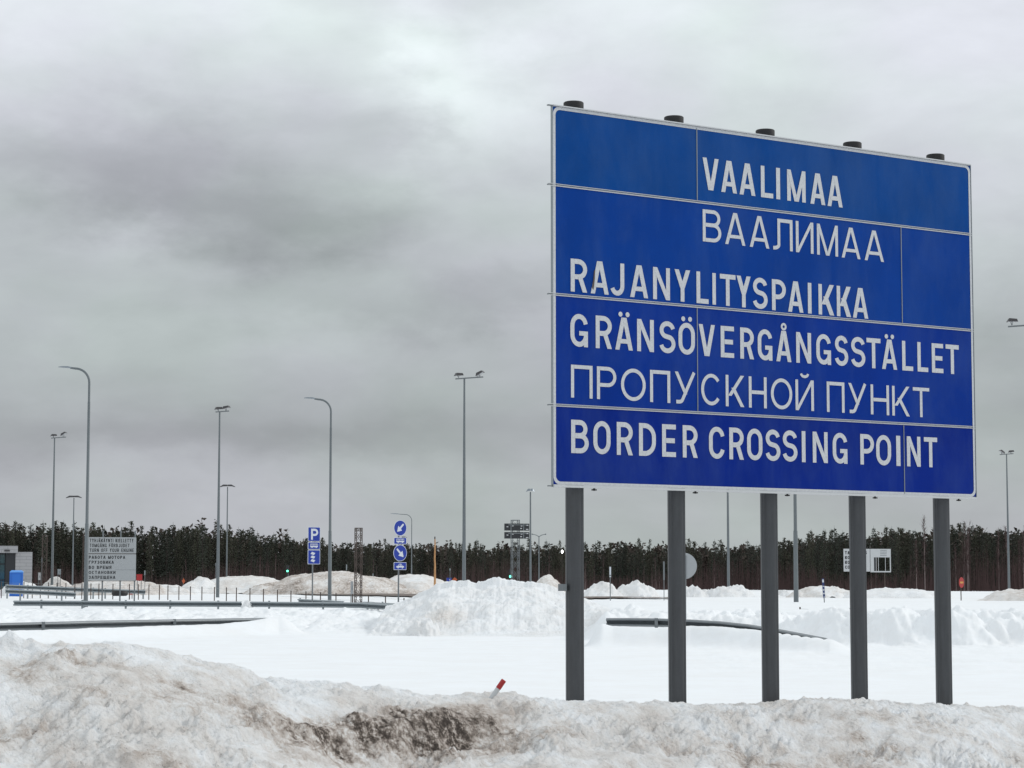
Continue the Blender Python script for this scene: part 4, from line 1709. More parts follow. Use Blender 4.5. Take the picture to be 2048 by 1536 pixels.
def arrow(cx, cz, L, ang):
    """arrow pointing along ang (degrees)"""
    c, s = math.cos(R(ang)), math.sin(R(ang))
    def T(p):
        return [(cx + x * c - y * s, cz + x * s + y * c) for x, y in p]
    w = L * .085
    return [T([(-L * .5, -w), (L * .42, -w), (L * .42, w), (-L * .5, w)]),
            T([(L * .5, 0), (L * .35, w * 1.2 + .0), (L * .02, L * .30), (L * .02, L * .30 - w * 2.6), (L * .30, 0)]),
            T([(L * .5, 0), (L * .30, 0), (L * .02, -L * .30 + w * 2.6), (L * .02, -L * .30), (L * .35, -w * 1.2)])]


def parking_sign():
    Y = 146.0
    k = Y / F
    rz = R(33)
    x = xat(626.5, Y)
    zb = gz(x, Y)
    root = thing('parking_sign', 'blue P parking sign with bus and slanted bay plates', 'road sign', (x, Y, zb), rz)
    zz = lambda v: zat(v, Y) - zb
    ratio = math.cos(rz) + math.sin(rz) * .087
    W = 24.5 * k / ratio
    mb = MB()
    mb.tube([(-.05, .02, -.4), (-.05, .02, zz(1056))], .045, 10)
    mb.build('post', MAT['galv_dark'], root, True)
    for v1, v0, kind in ((1054, 1083, 'P'), (1084.3, 1099, 'bus'), (1099.8, 1128.5, 'bays')):
        z1, z0 = zz(v1), zz(v0)
        pw = panel(root, -W / 2, W / 2, z0, z1, 'sign_white', -.07, .02, 'plate', .05)
        b = .03
        panel(pw, -W / 2 + b, W / 2 - b, z0 + b, z1 - b, 'blue_small', -.075, .006, 'blue_face', .04)
        cz = (z0 + z1) / 2
        if kind == 'P':
            mb = MB()
            letters(mb, 'P', -W * .26, z0 + (z1 - z0) * .12, W * .58, (z1 - z0) * .76, .135, -.082, False)
            mb.build('letter', MAT['sign_white'], pw)
        elif kind == 'bus':
            flat(pw, vehicle_poly(0, cz, W * .62, (z1 - z0) * .62, 'bus'), 'sign_white', -.078, 'bus_symbol')
        else:
            P = []
            for i in range(3):
                c = cz + (1 - i) * (z1 - z0) * .25
                xc = -W * .10 + (1 - i) * .0
                a, b2 = W * .15, (z1 - z0) * .062
                P.append([(xc - a * 1.25, c - b2 + .03), (xc + a * .55, c - b2 - .05), (xc + a * 1.35, c + b2 - .03), (xc - a * .45, c + b2 + .05)])
            flat(pw, P, 'sign_white', -.078, 'bay_symbol')
    # lump of snow is on the lower rim
    return root


parking_sign()


def arrow_sign():
    Y = 142.0
    k = Y / F
    rz = R(38)
    x = xat(798.8, Y)
    zb = gz(x, Y)
    root = thing('lane_arrow_sign', 'post with two round blue arrow signs over bus and car plates', 'road sign', (x, Y, zb), rz)
    zz = lambda v: zat(v, Y) - zb
    ratio = math.cos(rz) + math.sin(rz) * .05
    mb = MB()
    mb.tube([(-.05, .03, -.4), (-.05, .03, zz(1050))], .05, 10)
    mb.build('post', MAT['galv_dark'], root, True)
    for vc, r_, ang in ((1056, 15.6, 225), (1106, 16.3, 315)):
        c = zz(vc)
        r = r_ * k
        def disc(rad, y, th, mt, nm, par):
            mb = MB()
            cp = circle(0, c, rad)
            mb.poly([(p[0], y, p[1]) for p in cp])
            mb.poly([(p[0], y + th, p[1]) for p in cp][::-1])
            for i in range(len(cp)):
                j = (i + 1) % len(cp)
                mb.poly([(cp[i][0], y, cp[i][1]), (cp[i][0], y + th, cp[i][1]), (cp[j][0], y + th, cp[j][1]), (cp[j][0], y, cp[j][1])])
            return mb.build(nm, MAT[mt], par)
        d = disc(r, -.07, .02, 'sign_white', 'disc', root)
        disc(r - .028, -.075, .006, 'blue_small', 'blue_face', d)
        flat(d, arrow(0, c, r * 1.40, ang), 'sign_white', -.078, 'arrow_symbol')
    W = 25 * k / ratio
    for v1, v0, kind in ((1075, 1088.5, 'bus'), (1124.5, 1139.8, 'car')):
        z1, z0 = zz(v1), zz(v0)
        pw = panel(root, -W / 2, W / 2, z0, z1, 'sign_white', -.07, .02, 'plate', .04)
        panel(pw, -W / 2 + .028, W / 2 - .028, z0 + .028, z1 - .028, 'blue_small', -.075, .006, 'blue_face', .03)
        flat(pw, vehicle_poly(0, (z0 + z1) / 2, W * .62, (z1 - z0) * .66, kind), 'sign_white', -.078, kind + '_symbol')


arrow_sign()


def round_back_sign():
    Y = 86.0
    x = xat(1367.5, Y)
    zb = gz(x, Y)
    root = thing('round_sign', 'plain grey back of a round sign half hidden by the second post', 'road sign', (x, Y, zb), R(-8))
    c = zat(1132, Y) - zb
    r = 26.5 / F * Y
    mb = MB()
    cp = circle(0, c, r, 40)
    mb.poly([(p[0], -.02, p[1]) for p in cp])
    mb.poly([(p[0], 0, p[1]) for p in cp][::-1])
    for i in range(40):
        j = (i + 1) % 40
        mb.poly([(cp[i][0], -.02, cp[i][1]), (cp[i][0], 0, cp[i][1]), (cp[j][0], 0, cp[j][1]), (cp[j][0], -.02, cp[j][1])])
    mb.build('sign_plate', MAT['sign_back'], root)
    mb = MB()
    mb.tube([(.06, -.05, -.3), (.06, -.05, c + r * .8)], .035, 10)
    mb.build('post', MAT['galv'], root, True)


round_back_sign()


def tall_marker(label, u, v1, v0, Y, wpx, mt, lean=0.0, name='marker_post', vb=None, bands=None, rz=0.0):
    """thin stake with a slim plate on its upper part"""
    x = xat(u, Y)
    zb = gz(x, Y)
    root = thing(name, label, 'marker post', (x, Y, zb), rz)
    root.rotation_euler = (0, R(lean), rz)
    h = zat(v1, Y) - zb
    hb = zat(v0, Y) - zb
    w = wpx / F * Y
    mb = MB()
    mb.tube([(0, .02, -.4), (0, .02, h - .02)], max(.02, w * .22), 8)
    mb.build('stake_shaft', MAT['galv_dark'], root)
    mb = MB()
    mb.box((0, -.03, (h + hb) / 2), (w, .03, h - hb))
    pl = mb.build('marker_plate', MAT[mt], root)
    if bands:
        mb = MB()
        for f0, f1 in bands:
            z0, z1 = hb + (h - hb) * f0, hb + (h - hb) * f1
            mb.box((0, -.048, (z0 + z1) / 2), (w * .72, .008, z1 - z0))
        mb.build('reflector', MAT['sign_white'], pl)
    return root


tall_marker('thin dark marker stake with pale bands between first and second posts', 1220.5, 1133, 1155, 150, 4, 'galv_dark', bands=[(.05, .14), (.25, .95)])
tall_marker('narrow dark sign seen edge on beside the second post', 1328, 1123, 1160, 150, 3.2, 'galv_dark')
tall_marker('leaning narrow blue marker with white marks right of the third post', 1648.5, 1157, 1196, 135, 4.2, 'navy', -3.5,
            bands=[(.03, .07), (.2, .27), (.38, .45), (.58, .62), (.8, .95)])
tall_marker('slim grey stake near the dirty mound behind the street lamp', 693, 1129, 1140, 285, 2.2, 'galv')
tall_marker('short grey stake between the lattice tower and arrow signs', 746, 1147, 1152, 285, 1.8, 'galv')
tall_marker('thin grey stake just beside the small blue arrow board', 900, 1137, 1141, 240, 2.4, 'galv')
tall_marker('grey stake just right of the red notice box', 289.5, 1141, 1150, 230, 2.2, 'galv')
tall_marker('tall thin stake before the forest left of the small floodlight mast', 83, 1115, 1125, 235, 2.2, 'galv_dark')
tall_marker('thin stake before the forest right of the long low mound', 431, 1126, 1132, 300, 2, 'galv_dark')


def no_entry():
    Y = 150.0
    x = xat(1922.5, Y)
    zb = gz(x, Y)
    root = thing('no_entry_sign', 'round red no entry sign with a yellow bar at the right', 'road sign', (x, Y, zb), R(52))
    c = zat(1165, Y) - zb
    r = 10.5 / F * Y
    mb = MB()
    mb.tube([(0, .03, -.4), (0, .03, c + .2)], .035, 8)
    mb.build('post', MAT['rust'], root, True)
    mb = MB()
    cp = circle(0, c, r, 24)
    mb.poly([(p[0], -.03, p[1]) for p in cp])
    mb.poly([(p[0], -.01, p[1]) for p in cp][::-1])
    for i in range(24):
        j = (i + 1) % 24
        mb.poly([(cp[i][0], -.03, cp[i][1]), (cp[i][0], -.01, cp[i][1]), (cp[j][0], -.01, cp[j][1]), (cp[j][0], -.03, cp[j][1])])
    d = mb.build('sign_plate', MAT['red'], root)
    mb = MB()
    mb.box((0, -.035, c), (r * 1.35, .006, r * .36))
    mb.build('yellow_bar', MAT['yellow'], d)


no_entry()


def customs_sign():
    Y = 235.0
    k = Y / F
    rz = R(14)
    x0 = xat(1687.5, Y)
    zb = gz(x0, Y)
    root = thing('window_sign', 'white sign with black letters and a dark slatted opening, half hidden by fourth post', 'notice board', (x0, Y, zb), rz)
    zz = lambda v: zat(v, Y) - zb
    sx = k / (math.cos(rz) - math.sin(rz) * .15)
    px = lambda u: (u - 1687.5) * sx
    panel(root, 0, px(1740), zz(1143), zz(1097.5), 'white', -.06, .03)
    # right-hand part: frame round the opening
    z1, z0 = zz(1097.5), zz(1144.5)
    o1, o0 = zz(1114.5), zz(1142)
    mb = MB()
    mb.box(((px(1741) + px(1782)) / 2, -.045, (z1 + o1) / 2), (px(1782) - px(1741), .03, z1 - o1))
    mb.box(((px(1741) + px(1748)) / 2, -.045, (o1 + z0) / 2), (px(1748) - px(1741), .03, o1 - z0))
    mb.box(((px(1780) + px(1782)) / 2, -.045, (o1 + z0) / 2), (px(1782) - px(1780), .03, o1 - z0))
    mb.box(((px(1748) + px(1780)) / 2, -.045, (o0 + z0) / 2), (px(1780) - px(1748), .03, o0 - z0))
    mb.build('opening_frame', MAT['white'], root)
    mb = MB()
    for u in (1752.5, 1757, 1771):
        mb.box((px(u), -.04, (o1 + o0) / 2), (.8 * sx, .02, o1 - o0))
    mb.build('slat', MAT['white'], root)
    mb = MB()
    mb.box(((px(1748) + px(1752)) / 2, -.03, (o1 + o0) / 2), (px(1751.5) - px(1748), .02, o1 - o0))
    mb.build('dark_slat', MAT['frame_dark'], root)
    mb = MB()
    for i, t in enumerate(('TA', 'KO', 'KO', 'CO')):
        v1 = 1102.2 + i * 9.6
        for j, c in enumerate(t):
            letters(mb, c, px(1690 + j * 5.2), zz(v1 + 6.6), 4.2 * sx, zz(v1) - zz(v1 + 6.6), .085, -.064)
    letters(mb, 'S', px(1730), zz(1108.5), 4 * sx, zz(1102) - zz(1108.5), .08, -.064)
    mb.build('lettering', MAT['text_black'], root)
    mb = MB()
    random.seed(3)
    for i in range(4):
        u = 1761.0
        while u < 1773:
            w = random.uniform(1.0, 2.2)
            mb.box((px(u + w / 2), -.062, zz(1100.5 + i * 3.4)), (w * sx, .003, 1.3 * k))
            u += w + .5
    mb.build('small_print', MAT['galv_dark'], root)
    for u in (1712, 1770):
        mb = MB()
        mb.tube([(px(u), .03, -.4), (px(u), .03, zz(1100) if u < 1740 else zz(1143))], .05, 8)
        mb.build('post', MAT['rust'], root)


customs_sign()


# ------------------------------------------------------------------ small things in the lot
def traffic_light(label, u, vc, Y, vb):
    x = xat(u, Y)
    zb = gz(x, Y)
    root = thing('traffic_light', label, 'traffic light', (x, Y, zb), 0, 'small traffic lights showing green')
    c = zat(vc, Y) - zb
    mb = MB()
    mb.tube([(.06, .1, -.3), (.06, .1, c + .3)], .05, 8)
    mb.build('post', MAT['pole'], root)
    mb = MB()
    mb.box((0, -.05, c + .22), (.32, .24, 1.0))
    b = mb.build('signal_housing', MAT['frame_dark'], root)
    mb = MB()
    mb.tube([(0, -.175, c), (0, -.20, c)], .13, 14)
    mb.build('green_lamp', MAT['green_light'], b)
    mb = MB()
    mb.tube([(0, -.175, c + .45), (0, -.19, c + .45)], .10, 14)
    mb.build('red_lamp', MAT['frame_dark'], b)


traffic_light('green lit traffic light left of the large dirty mound', 575, 1142, 290, 1165)
traffic_light('green lit traffic light at the foot of the display board mast', 1021, 1153, 230, 1165)


def building():
    Y = 225.0
    k = Y / F
    xr = xat(64, Y)
    zb = gz(xr, Y)
    root = thing('station_building', 'low grey stone clad building with dark glass doors at the left edge', 'building', (xr, Y, zb), R(14))
    zz = lambda v: zat(v, Y) - zb
    W = 64 * k + 14
    xg1 = -33 * k
    mb = MB()
    h1 = zz(1104)
    mb.box((xg1 / 2, 5.2, h1 / 2 - .3), (-xg1, 10, h1 + .6))
    mb.build('wall', MAT['stone'], root)
    h2 = zz(1092)
    xl = -W
    zs = zz(1106)
    mb = MB()
    mb.box(((xl - 29 * k) / 2, 5.0, (h2 + zs) / 2), (-29 * k - xl, 10.6, h2 - zs))
    mb.build('roof_fascia', MAT['stone'], root)
    mb = MB()
    mb.box(((xl - 34 * k) / 2, 5.6, zs / 2 - .3), (-34 * k - xl, 9, zs + .6))
    mb.build('glass_front', MAT['glass'], root)
    mb = MB()
    for u in (63.5, 52.5, 44, 34.5, 75, 90, 105):
        mb.box((-u * k, 1.06, zs / 2), (.10 if u > 35 else .22, .10, zs))
    for v in (1128, 1160, 1108):
        mb.box(((xl - 34 * k) / 2, 1.06, zz(v)), (-34 * k - xl, .08, .10))
    mb.build('mullion', MAT['frame_dark'], root)
    mb = MB()
    mb.box((-33.7 * k - .45, .62, zs / 2), (.9, .8, zs))
    mb.build('dark_reveal', MAT['frame_dark'], root)
    mb = MB()
    mb.box((-50 * k, -.35, zz(1101.5)), (.5, .2, .16))
    mb.build('wall_lamp', MAT['lamp_dark'], root)


building()


def toilet():
    Y = 205.0
    k = Y / F
    x = xat(33, Y)
    zb = gz(x, Y)
    root = thing('portable_toilet', 'bright blue portable toilet cabin in front of the grey building', 'portable toilet', (x, Y, zb), R(10))
    h = zat(1145, Y) - zb
    w = 23.5 * k
    mb = MB()
    mb.box((0, 0, h / 2 - .2), (w, w, h + .4))
    for s in (-1, 1):
        mb.box((s * (w / 2 + .015), -w / 2 - .015, h / 2 - .1), (.09, .09, h + .2))
    b = mb.build('cabin', MAT['toilet'], root)
    mb = MB()
    mb.box((0, -w / 2 - .02, h / 2), (w * .72, .03, h * .88))
    d = mb.build('door', MAT['toilet'], root)
    mb = MB()
    mb.box((w * .27, -w / 2 - .05, h * .5), (.06, .04, .16))
    mb.build('handle', MAT['white'], d)
    mb = MB()
    a, b2 = w / 2 + .06, w / 2 - .10
    V = [(-a, -a, h), (a, -a, h), (a, a, h), (-a, a, h), (-a, -a, h + .07), (a, -a, h + .07), (a, a, h + .07), (-a, a, h + .07),
         (-b2, -b2, h + .20), (b2, -b2, h + .20), (b2, b2, h + .20), (-b2, b2, h + .20)]
    mb.add(V, [(3, 2, 1, 0), (0, 1, 5, 4), (1, 2, 6, 5), (2, 3, 7, 6), (3, 0, 4, 7), (4, 5, 9, 8), (5, 6, 10, 9), (6, 7, 11, 10), (7, 4, 8, 11), (8, 9, 10, 11)])
    mb.build('roof', MAT['toilet_roof'], root)


toilet()


def notice_box(label, u, v1, v0, Y, wpx, mt, name, cat, cap=None, face=True):
    """cabinet or box on two short legs, with a bevelled top"""
    x = xat(u, Y)
    zb = gz(x, Y)
    k = Y / F
    root = thing(name, label, cat, (x, Y, zb), R(12))
    z1, z0 = zat(v1, Y) - zb, zat(v0, Y) - zb
    w = wpx * k
    mb = MB()
    mb.box((0, 0, (z1 + z0) / 2), (w, w * .5, z1 - z0))
    mb.box((0, 0, z1 + .02), (w * 1.08, w * .58, .05))
    b = mb.build('box_body', MAT[mt], root)
    for s in (-1, 1):
        mb = MB()
        mb.tube([(s * w * .35, 0, -.3), (s * w * .35, 0, z0 + .02)], .035, 8)
        mb.build('leg', MAT['galv_dark'], root)
    if face:
        mb = MB()
        mb.box((w * .12, -w * .25 - .01, (z1 + z0) / 2), (w * .28, .02, (z1 - z0) * .3))
        mb.build('face_plate', MAT['sign_white'] if cap is None else MAT[cap], b)
    return root


notice_box('bright red notice box right of the engine notice', 278.5, 1149.5, 1161, 225, 11, 'red', 'notice_box', 'cabinet', 'red')
notice_box('small red box low behind the engine notice', 262, 1181, 1189, 175, 7, 'red', 'fire_box', 'cabinet', 'red')
notice_box('small white cabinet left of the thin lattice tower', 78.5, 1146, 1160, 236, 5, 'white', 'cabinet_box', 'cabinet', 'galv')
notice_box('tall pale grey cabinet leaning on the rusty lattice tower', 704, 1164, 1188, 152, 5, 'sign_back', 'cabinet_box', 'cabinet', 'galv')
notice_box('grey box on a thin pole before the forest', 118, 1139, 1149, 236, 6.5, 'galv', 'pole_box', 'cabinet', 'galv_dark')
notice_box('small blue arrow board low behind the big clean snow heap', 898, 1156.5, 1163, 245, 9, 'blue_small', 'arrow_board', 'road sign', 'sign_white')


def tyre():
    Y = 168.0
    x = xat(240, Y)
    zb = gz(x, Y)
    z1 = zat(1180.5, Y)
    root = thing('black_tyre', 'black heavy tyre lying on the snow behind the engine notice', 'tyre', (x, Y, z1 - .42), 0)
    mb = MB()
    n = 28
    prof = [(.36, .02), (.46, 0), (.56, .06), (.60, .18), (.56, .33), (.46, .40), (.36, .38), (.33, .20)]
    V = [(r_ * math.cos(2 * PI * i / n), r_ * math.sin(2 * PI * i / n), z) for i in range(n) for r_, z in prof]
    m = len(prof)
    Fc = [(i * m + k, ((i + 1) % n) * m + k, ((i + 1) % n) * m + (k + 1) % m, i * m + (k + 1) % m) for i in range(n) for k in range(m)]
    mb.add(V, Fc)
    mb.build('tread', MAT['black'], root, True)
    mb = MB()
    mb.tube([(0, 0, .14), (0, 0, .24)], [.33, .33], 20)
    mb.build('rim', MAT['galv_dark'], root, True)


tyre()


def pole_orange():
    Y = 240.0
    x = xat(869.5, Y)
    zb = gz(x, Y)
    h = zat(1078, Y) - zb
    root = thing('wooden_pole', 'tall bare orange brown wooden pole right of the round arrow signs', 'pole', (x, Y, zb))
    mb = MB()
    random.seed(5)
    n = 9
    mb.tube([(random.uniform(-.02, .02), 0, -.3 + (h + .3) * i / n) for i in range(n + 1)], [.14 - .075 * i / n for i in range(n + 1)], 10)
    mb.build('pole_shaft', MAT['wood'], root, True)
    mb = MB()
    mb.tube([(0, 0, h - .02), (0, 0, h + .25)], .06, 8)
    mb.build('pole_tip', MAT['trunk'], root)


pole_orange()


def orange_marker(label, u, v1, v0, Y, w):
    x = xat(u, Y)
    zb = gz(x, Y)
    k = Y / F
    root = thing('roadwork_sign', label, 'road sign', (x, Y, zb), R(20))
    z1, z0 = zat(v1, Y) - zb, zat(v0, Y) - zb
    mb = MB()
    mb.tube([(0, .03, -.3), (0, .03, z1 - .05)], .03, 8)
    mb.build('post', MAT['galv_dark'], root)
    mb = MB()
    mb.poly([(0, -.02, z1), (-w * k / 2, -.02, (z0 + z1) / 2), (0, -.02, z0), (w * k / 2, -.02, (z0 + z1) / 2)])
    mb.poly([(0, 0, z1), (w * k / 2, 0, (z0 + z1) / 2), (0, 0, z0), (-w * k / 2, 0, (z0 + z1) / 2)])
    cs = [(0, z1), (-w * k / 2, (z0 + z1) / 2), (0, z0), (w * k / 2, (z0 + z1) / 2)]
    for i in range(4):
        a, b = cs[i], cs[(i + 1) % 4]
        mb.poly([(a[0], -.02, a[1]), (a[0], 0, a[1]), (b[0], 0, b[1]), (b[0], -.02, b[1])])
    mb.build('sign_plate', MAT['orange'], root)


orange_marker('dull orange road marker at the foot of the pointed snow heap', 367, 1156, 1168, 275, 6.5)
orange_marker('orange work sign right of the blue arrow board', 909.5, 1154.5, 1164, 250, 11)


def white_lamp():
    Y = 330.0
    x = xat(1124.5, Y)
    zb = gz(x, Y)
    h = zat(1103.5, Y) - zb
    root = thing('lamp_post', 'thin far pole with a lit white lamp left of the first post', 'lamp', (x, Y, zb))
    mb = MB()
    mb.tube([(0, 0, -.3), (0, 0, h)], .03, 6)
    mb.build('pole', MAT['trunk'], root)
    mb = MB()
    mb.tube([(0, -.1, h - .22), (0, -.1, h - .1), (0, -.1, h + .15), (0, -.1, h + .25)], [.06, .13, .13, .05], 10)
    mb.build('lamp_globe', MAT['white_light'], root, True)


white_lamp()


# ------------------------------------------------------------------ forest
def leaf_quad(mb, c, d, w, l, rnd):
    d = d.normalized()
    a = Vector((rnd.gauss(0, 1), rnd.gauss(0, 1), rnd.gauss(0, 1)))
    s = d.cross(a)
    if s.length < 1e-3:
        s = Vector((1, 0, 0))
    s.normalize()
    mb.poly([c - s * w * .5, c + d * l * .55 - s * w * .45, c + d * l, c + d * l * .5 + s * w * .5])


def pine_mesh(seed, H=12.0, low=.38, wide=1.7):
    rnd = random.Random(seed)
    tr = MB()
    bend = rnd.uniform(-.3, .3)
    tr.tube([(0, 0, -.4), (bend * .3, 0, H * .4), (bend * .6, 0, H * .75), (bend, 0, H * .97)], [.16, .12, .08, .02], 7)
    cr = MB()
    z0 = H * low
    nb = 150
    for i in range(nb):
        f = (i + rnd.random()) / nb
        z = z0 + (H - z0) * f
        prof = (1 - f) ** 1.05 * (.6 + .4 * min(1, f * 5))
        L = wide * prof * rnd.uniform(.35, 1.25) + .08
        a = rnd.uniform(0, 2 * PI)
        d = Vector((math.cos(a), math.sin(a), rnd.uniform(-.05, .45) + f * .4))
        b = Vector((bend * z / H, 0, z))
        n = int(4 + L * 5)
        for k in range(n):
            t = (k + .6 + rnd.random() * .5) / n
            if t < .25 and rnd.random() < .5:
                continue
            c = b + d * L * t + Vector((rnd.gauss(0, .12), rnd.gauss(0, .12), rnd.gauss(0, .10)))
            leaf_quad(cr, c, d + Vector((rnd.gauss(0, .7), rnd.gauss(0, .7), rnd.gauss(.1, .5))), rnd.uniform(.10, .22), rnd.uniform(.22, .48), rnd)
    for k in range(10):
        leaf_quad(cr, Vector((bend, 0, H * (.93 + .006 * k))), Vector((rnd.gauss(0, .5), rnd.gauss(0, .5), 1)), .14, .5, rnd)
    return tr, cr


def spruce_mesh(seed, H=12.0, wide=1.5):
    rnd = random.Random(seed)
    tr = MB()
    tr.tube([(0, 0, -.4), (0, 0, H * .5), (0, 0, H * .98)], [.15, .09, .015], 7)
    cr = MB()
    z0 = H * .10
    nw = 26
    for w_ in range(nw):
        f = w_ / nw
        z = z0 + (H - z0) * f
        L0 = wide * (1 - f) ** .85 * rnd.uniform(.75, 1.12) + .10
        for j in range(6):
            a = rnd.uniform(0, 2 * PI)
            L = L0 * rnd.uniform(.65, 1.1)
            d = Vector((math.cos(a), math.sin(a), -.25 + f * .5))
            n = int(3 + L * 4.5)
            for k in range(n):
                t = (k + .7) / n
                c = Vector((0, 0, z)) + d * L * t + Vector((rnd.gauss(0, .06), rnd.gauss(0, .06), rnd.gauss(0, .08)))
                leaf_quad(cr, c, d + Vector((rnd.gauss(0, .4), rnd.gauss(0, .4), rnd.gauss(-.2, .35))), rnd.uniform(.11, .24), rnd.uniform(.25, .45), rnd)
    cr.tube([(0, 0, H * .90), (0, 0, H * 1.03)], [.06, .01], 5)
    return tr, cr


def birch_mesh(seed, H=9.0):
    rnd = random.Random(seed)
    tr = MB()
    b1, b2 = rnd.uniform(-.5, .5), rnd.uniform(-.9, .9)
    axis = lambda f: Vector((b1 * f + b2 * f * f, 0, H * f))
    tr.tube([axis(f) - Vector((0, 0, .4 * (f == 0))) for f in (0, .25, .5, .75, 1)], [.06, .05, .036, .022, .01], 6)
    cr = MB()
    for i in range(85):
        f = rnd.uniform(.25, 1)
        b = axis(f)
        a = rnd.uniform(0, 2 * PI)
        L = rnd.uniform(.5, 1.5) * (1.25 - f)
        d = Vector((math.cos(a) * .6, math.sin(a) * .6, 1.0))
        p1 = b + d * L * .5
        p2 = b + d * L + Vector((0, 0, .1))
        s = Vector((-math.sin(a), math.cos(a), 0)) * .022
        cr.poly([b - s, b + s, p1 + s * .7, p2, p1 - s * .7])
        for k in range(3):
            q = b + d * L * rnd.uniform(.3, .9)
            e = q + Vector((rnd.gauss(0, .3), rnd.gauss(0, .3), rnd.uniform(.1, .6)))
            cr.poly([q - s * .5, q + s * .5, e])
    return tr, cr


TOPV = ([-1300, 0, 60, 130, 200, 300, 390, 450, 520, 620, 700, 800, 900, 1000, 1100, 1250, 1350, 1450, 1540, 1600, 1640, 1720, 1790, 1850, 1930, 2000, 2048, 3300],
        [1055, 1055, 1064, 1060, 1058, 1060, 1056, 1062, 1074, 1080, 1092, 1090, 1093, 1094, 1094, 1091, 1092, 1096, 1090, 1082, 1072, 1080, 1064, 1068, 1063, 1066, 1070, 1068])


def treeD(u):
    return np.interp(u, [-400, 300, 700, 1500, 1650, 2400], [395, 420, 440, 440, 380, 330])


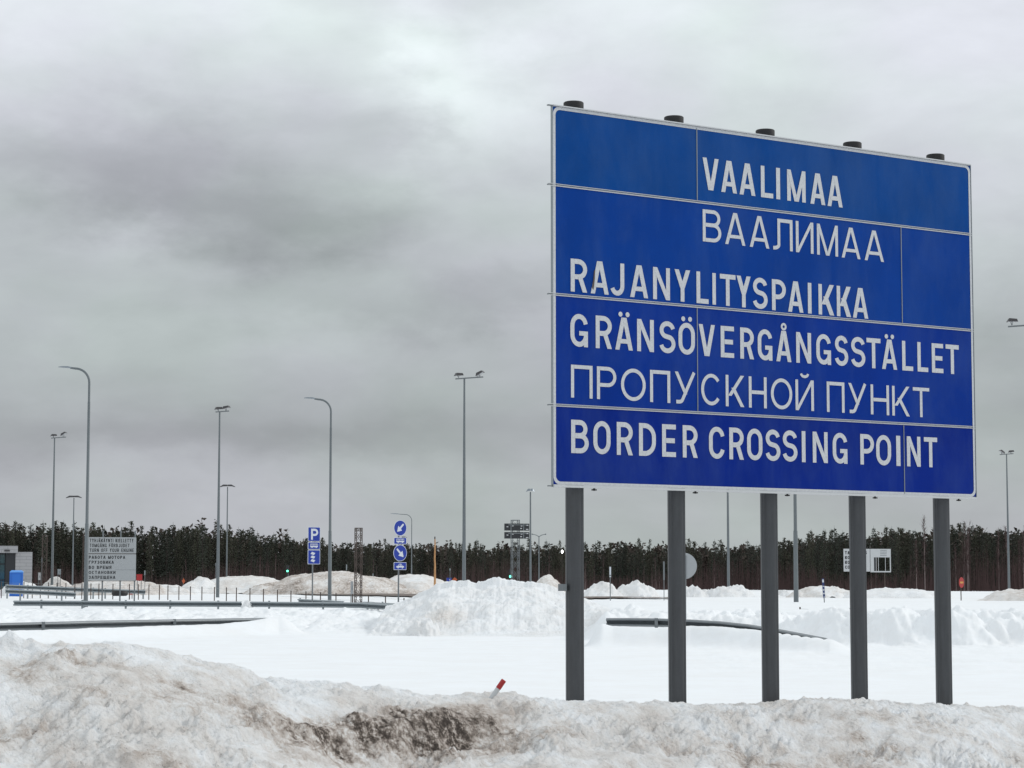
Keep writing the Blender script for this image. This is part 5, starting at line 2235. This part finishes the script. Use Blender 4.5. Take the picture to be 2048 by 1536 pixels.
def make_forest():
    rnd = random.Random(42)
    protos = {'pine': [], 'spruce': [], 'birch': []}

    def mk(kind, seed):
        if kind == 'pine':
            t, c = pine_mesh(seed, low=rnd.uniform(.08, .30), wide=rnd.uniform(1.25, 1.75))
            return ('pine_tree', t, c, MAT['trunk'], MAT['pine'])
        if kind == 'spruce':
            t, c = spruce_mesh(seed, wide=rnd.uniform(1.2, 1.8))
            return ('spruce_tree', t, c, MAT['trunk'], MAT['spruce'])
        t, c = birch_mesh(seed)
        return ('birch_tree', t, c, MAT['birch_bark'], MAT['twig'])

    protos_mesh = {}
    for kind, n in (('pine', 7), ('spruce', 5), ('birch', 5)):
        L = []
        for i in range(n):
            nm, t, c, mt1, mt2 = mk(kind, 100 + i * 7 + len(kind))
            ms = []
            for part, mb, mm in (('trunk', t, mt1), ('crown', c, mt2)):
                me = bpy.data.meshes.new(nm + '_' + part)
                me.from_pydata(mb.v, [], mb.f)
                me.update()
                me.materials.append(mm)
                ms.append(me)
            L.append((nm, ms))
        protos_mesh[kind] = L

    def place(kind, x, y, h, label, group):
        nm, ms = rnd.choice(protos_mesh[kind])
        base = 12.0 if kind != 'birch' else 9.0
        s = h / base
        root = thing(nm, label, 'tree', (x, y, float(base_h(np.array([x]), np.array([y]))[0]) - .05), rnd.uniform(0, 2 * PI), group)
        w = s * rnd.uniform(.85, 1.25)
        root.scale = (w, w, s)
        for part, me in zip(('trunk', 'crown'), ms):
            o = bpy.data.objects.new(part, me)
            COL.objects.link(o)
            o.parent = root

    def htop(u, Y, extra):
        v = float(np.interp(u, *TOPV)) + extra
        return zat(v, Y) - 1.0

    # the front rows, tree by tree
    n = 0
    u = -120.0
    row = 0
    while u < 2170:
        Y = float(treeD(u)) + rnd.choice([0, 4, 9, 15, 22]) + rnd.uniform(-2, 2)
        kind = 'pine' if rnd.random() < (.56 if not (480 < u < 900) else .40) else 'spruce'
        ex = rnd.gauss(3, 8)
        if rnd.random() < .12:
            ex = -rnd.uniform(4, 16)
        h = htop(u, Y, ex)
        if kind == 'pine':
            place('pine', xat(u, Y), Y, h, 'dark green pine with a reddish trunk in the forest edge', 'pines of the forest edge')
        else:
            place('spruce', xat(u, Y), Y, h, 'narrow dark spruce with a pointed top in the forest edge', 'spruces of the forest edge')
        u += rnd.uniform(2.8, 6.6)
        n += 1
    # notable taller trees
    for u, v, kind, lab in ((1797, 1056, 'pine', 'broad dark pine tallest at the right, between fourth and fifth posts'),
                            (1622, 1063, 'pine', 'tall pine just right of the thick lamp post'),
                            (84, 1044, 'spruce', 'tallest spruce above the far left lattice tower'),
                            (186, 1047, 'pine', 'tall pine beside the tallest curved street lamp'),
                            (404, 1047, 'spruce', 'tall pointed spruce left of the floodlight mast'),
                            (503, 1054, 'spruce', 'tall pointed spruce right of the flat headed lamp')):
        Y = float(treeD(u)) - 4
        place(kind, xat(u, Y), Y, zat(v, Y) - 1.0, lab, 'tall trees of the forest edge')
    # bare birches with pale stems
    for i in range(70):
        u = rnd.uniform(-60, 2110)
        if rnd.random() < .5:
            u = rnd.choice([rnd.uniform(1150, 1350), rnd.uniform(1700, 2080), rnd.uniform(480, 620), rnd.uniform(1850, 2080)])
        Y = float(treeD(u)) - rnd.uniform(6, 18)
        h = rnd.uniform(3.5, 6.5) if u < 1830 else rnd.uniform(7.0, 12.0)
        place('birch', xat(u, Y), Y, h, 'bare leafless birch with a thin pale stem before the dark forest', 'bare birches before the forest')

    # the wood behind, one mass
    mb = MB()
    for i in range(1900):
        u = rnd.uniform(-420, 2420) if i < 1500 else rnd.choice([rnd.uniform(-1300, -380), rnd.uniform(2400, 3300)])
        Y = float(treeD(u)) + rnd.uniform(14, 60)
        x = xat(u, Y)
        zb = 1.0
        H = htop(u, Y, rnd.gauss(13, 8))
        mb.tube([(x, Y, zb - .5), (x, Y, zb + H * .95)], [.16, .03], 4, False)
        for k in range(85):
            f = rnd.random() ** 1.05
            L = 1.9 * (1 - f) ** .6 + .15
            a = rnd.uniform(0, 2 * PI)
            r_ = L * math.sqrt(rnd.random())
            c = Vector((x + r_ * math.cos(a), Y + r_ * math.sin(a), zb + .2 + H * f))
            leaf_quad(mb, c, Vector((math.cos(a), math.sin(a), rnd.gauss(.2, .6))), rnd.uniform(.4, .8), rnd.uniform(.6, 1.2), rnd)
    o = mb.build('forest', MAT['forest'])
    o['kind'] = 'stuff'
    tag(o, 'dark mass of the forest behind the single trees at its edge', 'forest')
    # reddish thicket of saplings at the foot of the trees
    mb = MB()
    for i in range(12000):
        u = rnd.uniform(-300, 2300)
        Y = float(treeD(u)) - rnd.uniform(1, 14)
        x = xat(u, Y)
        h = (1.0 + 4.2 * rnd.random() ** 1.7) * (1.0 + .35 * math.sin(u * .013 + 1)) * (1.1 if u > 1830 else 1)
        w = rnd.uniform(.02, .05)
        dx = rnd.gauss(0, .25)
        mb.poly([(x - w, Y, .7), (x + w, Y, .7), (x + dx * .5 + w * .6, Y, .9 + h * .5), (x + dx, Y, .9 + h), (x + dx * .5 - w * .6, Y, .9 + h * .5)])
        for k in range(2):
            f = rnd.uniform(.35, .85)
            e = Vector((x + dx * f + rnd.gauss(0, .35), Y, .9 + h * min(1.05, f + rnd.uniform(.15, .35))))
            mb.poly([(x + dx * f - .012, Y - .02, .9 + h * f), (x + dx * f + .012, Y - .02, .9 + h * f), e])
    o = mb.build('birch_thicket', MAT['twig'])
    o['kind'] = 'stuff'
    tag(o, 'reddish brown thicket of bare saplings along the foot of the forest', 'thicket')


make_forest()
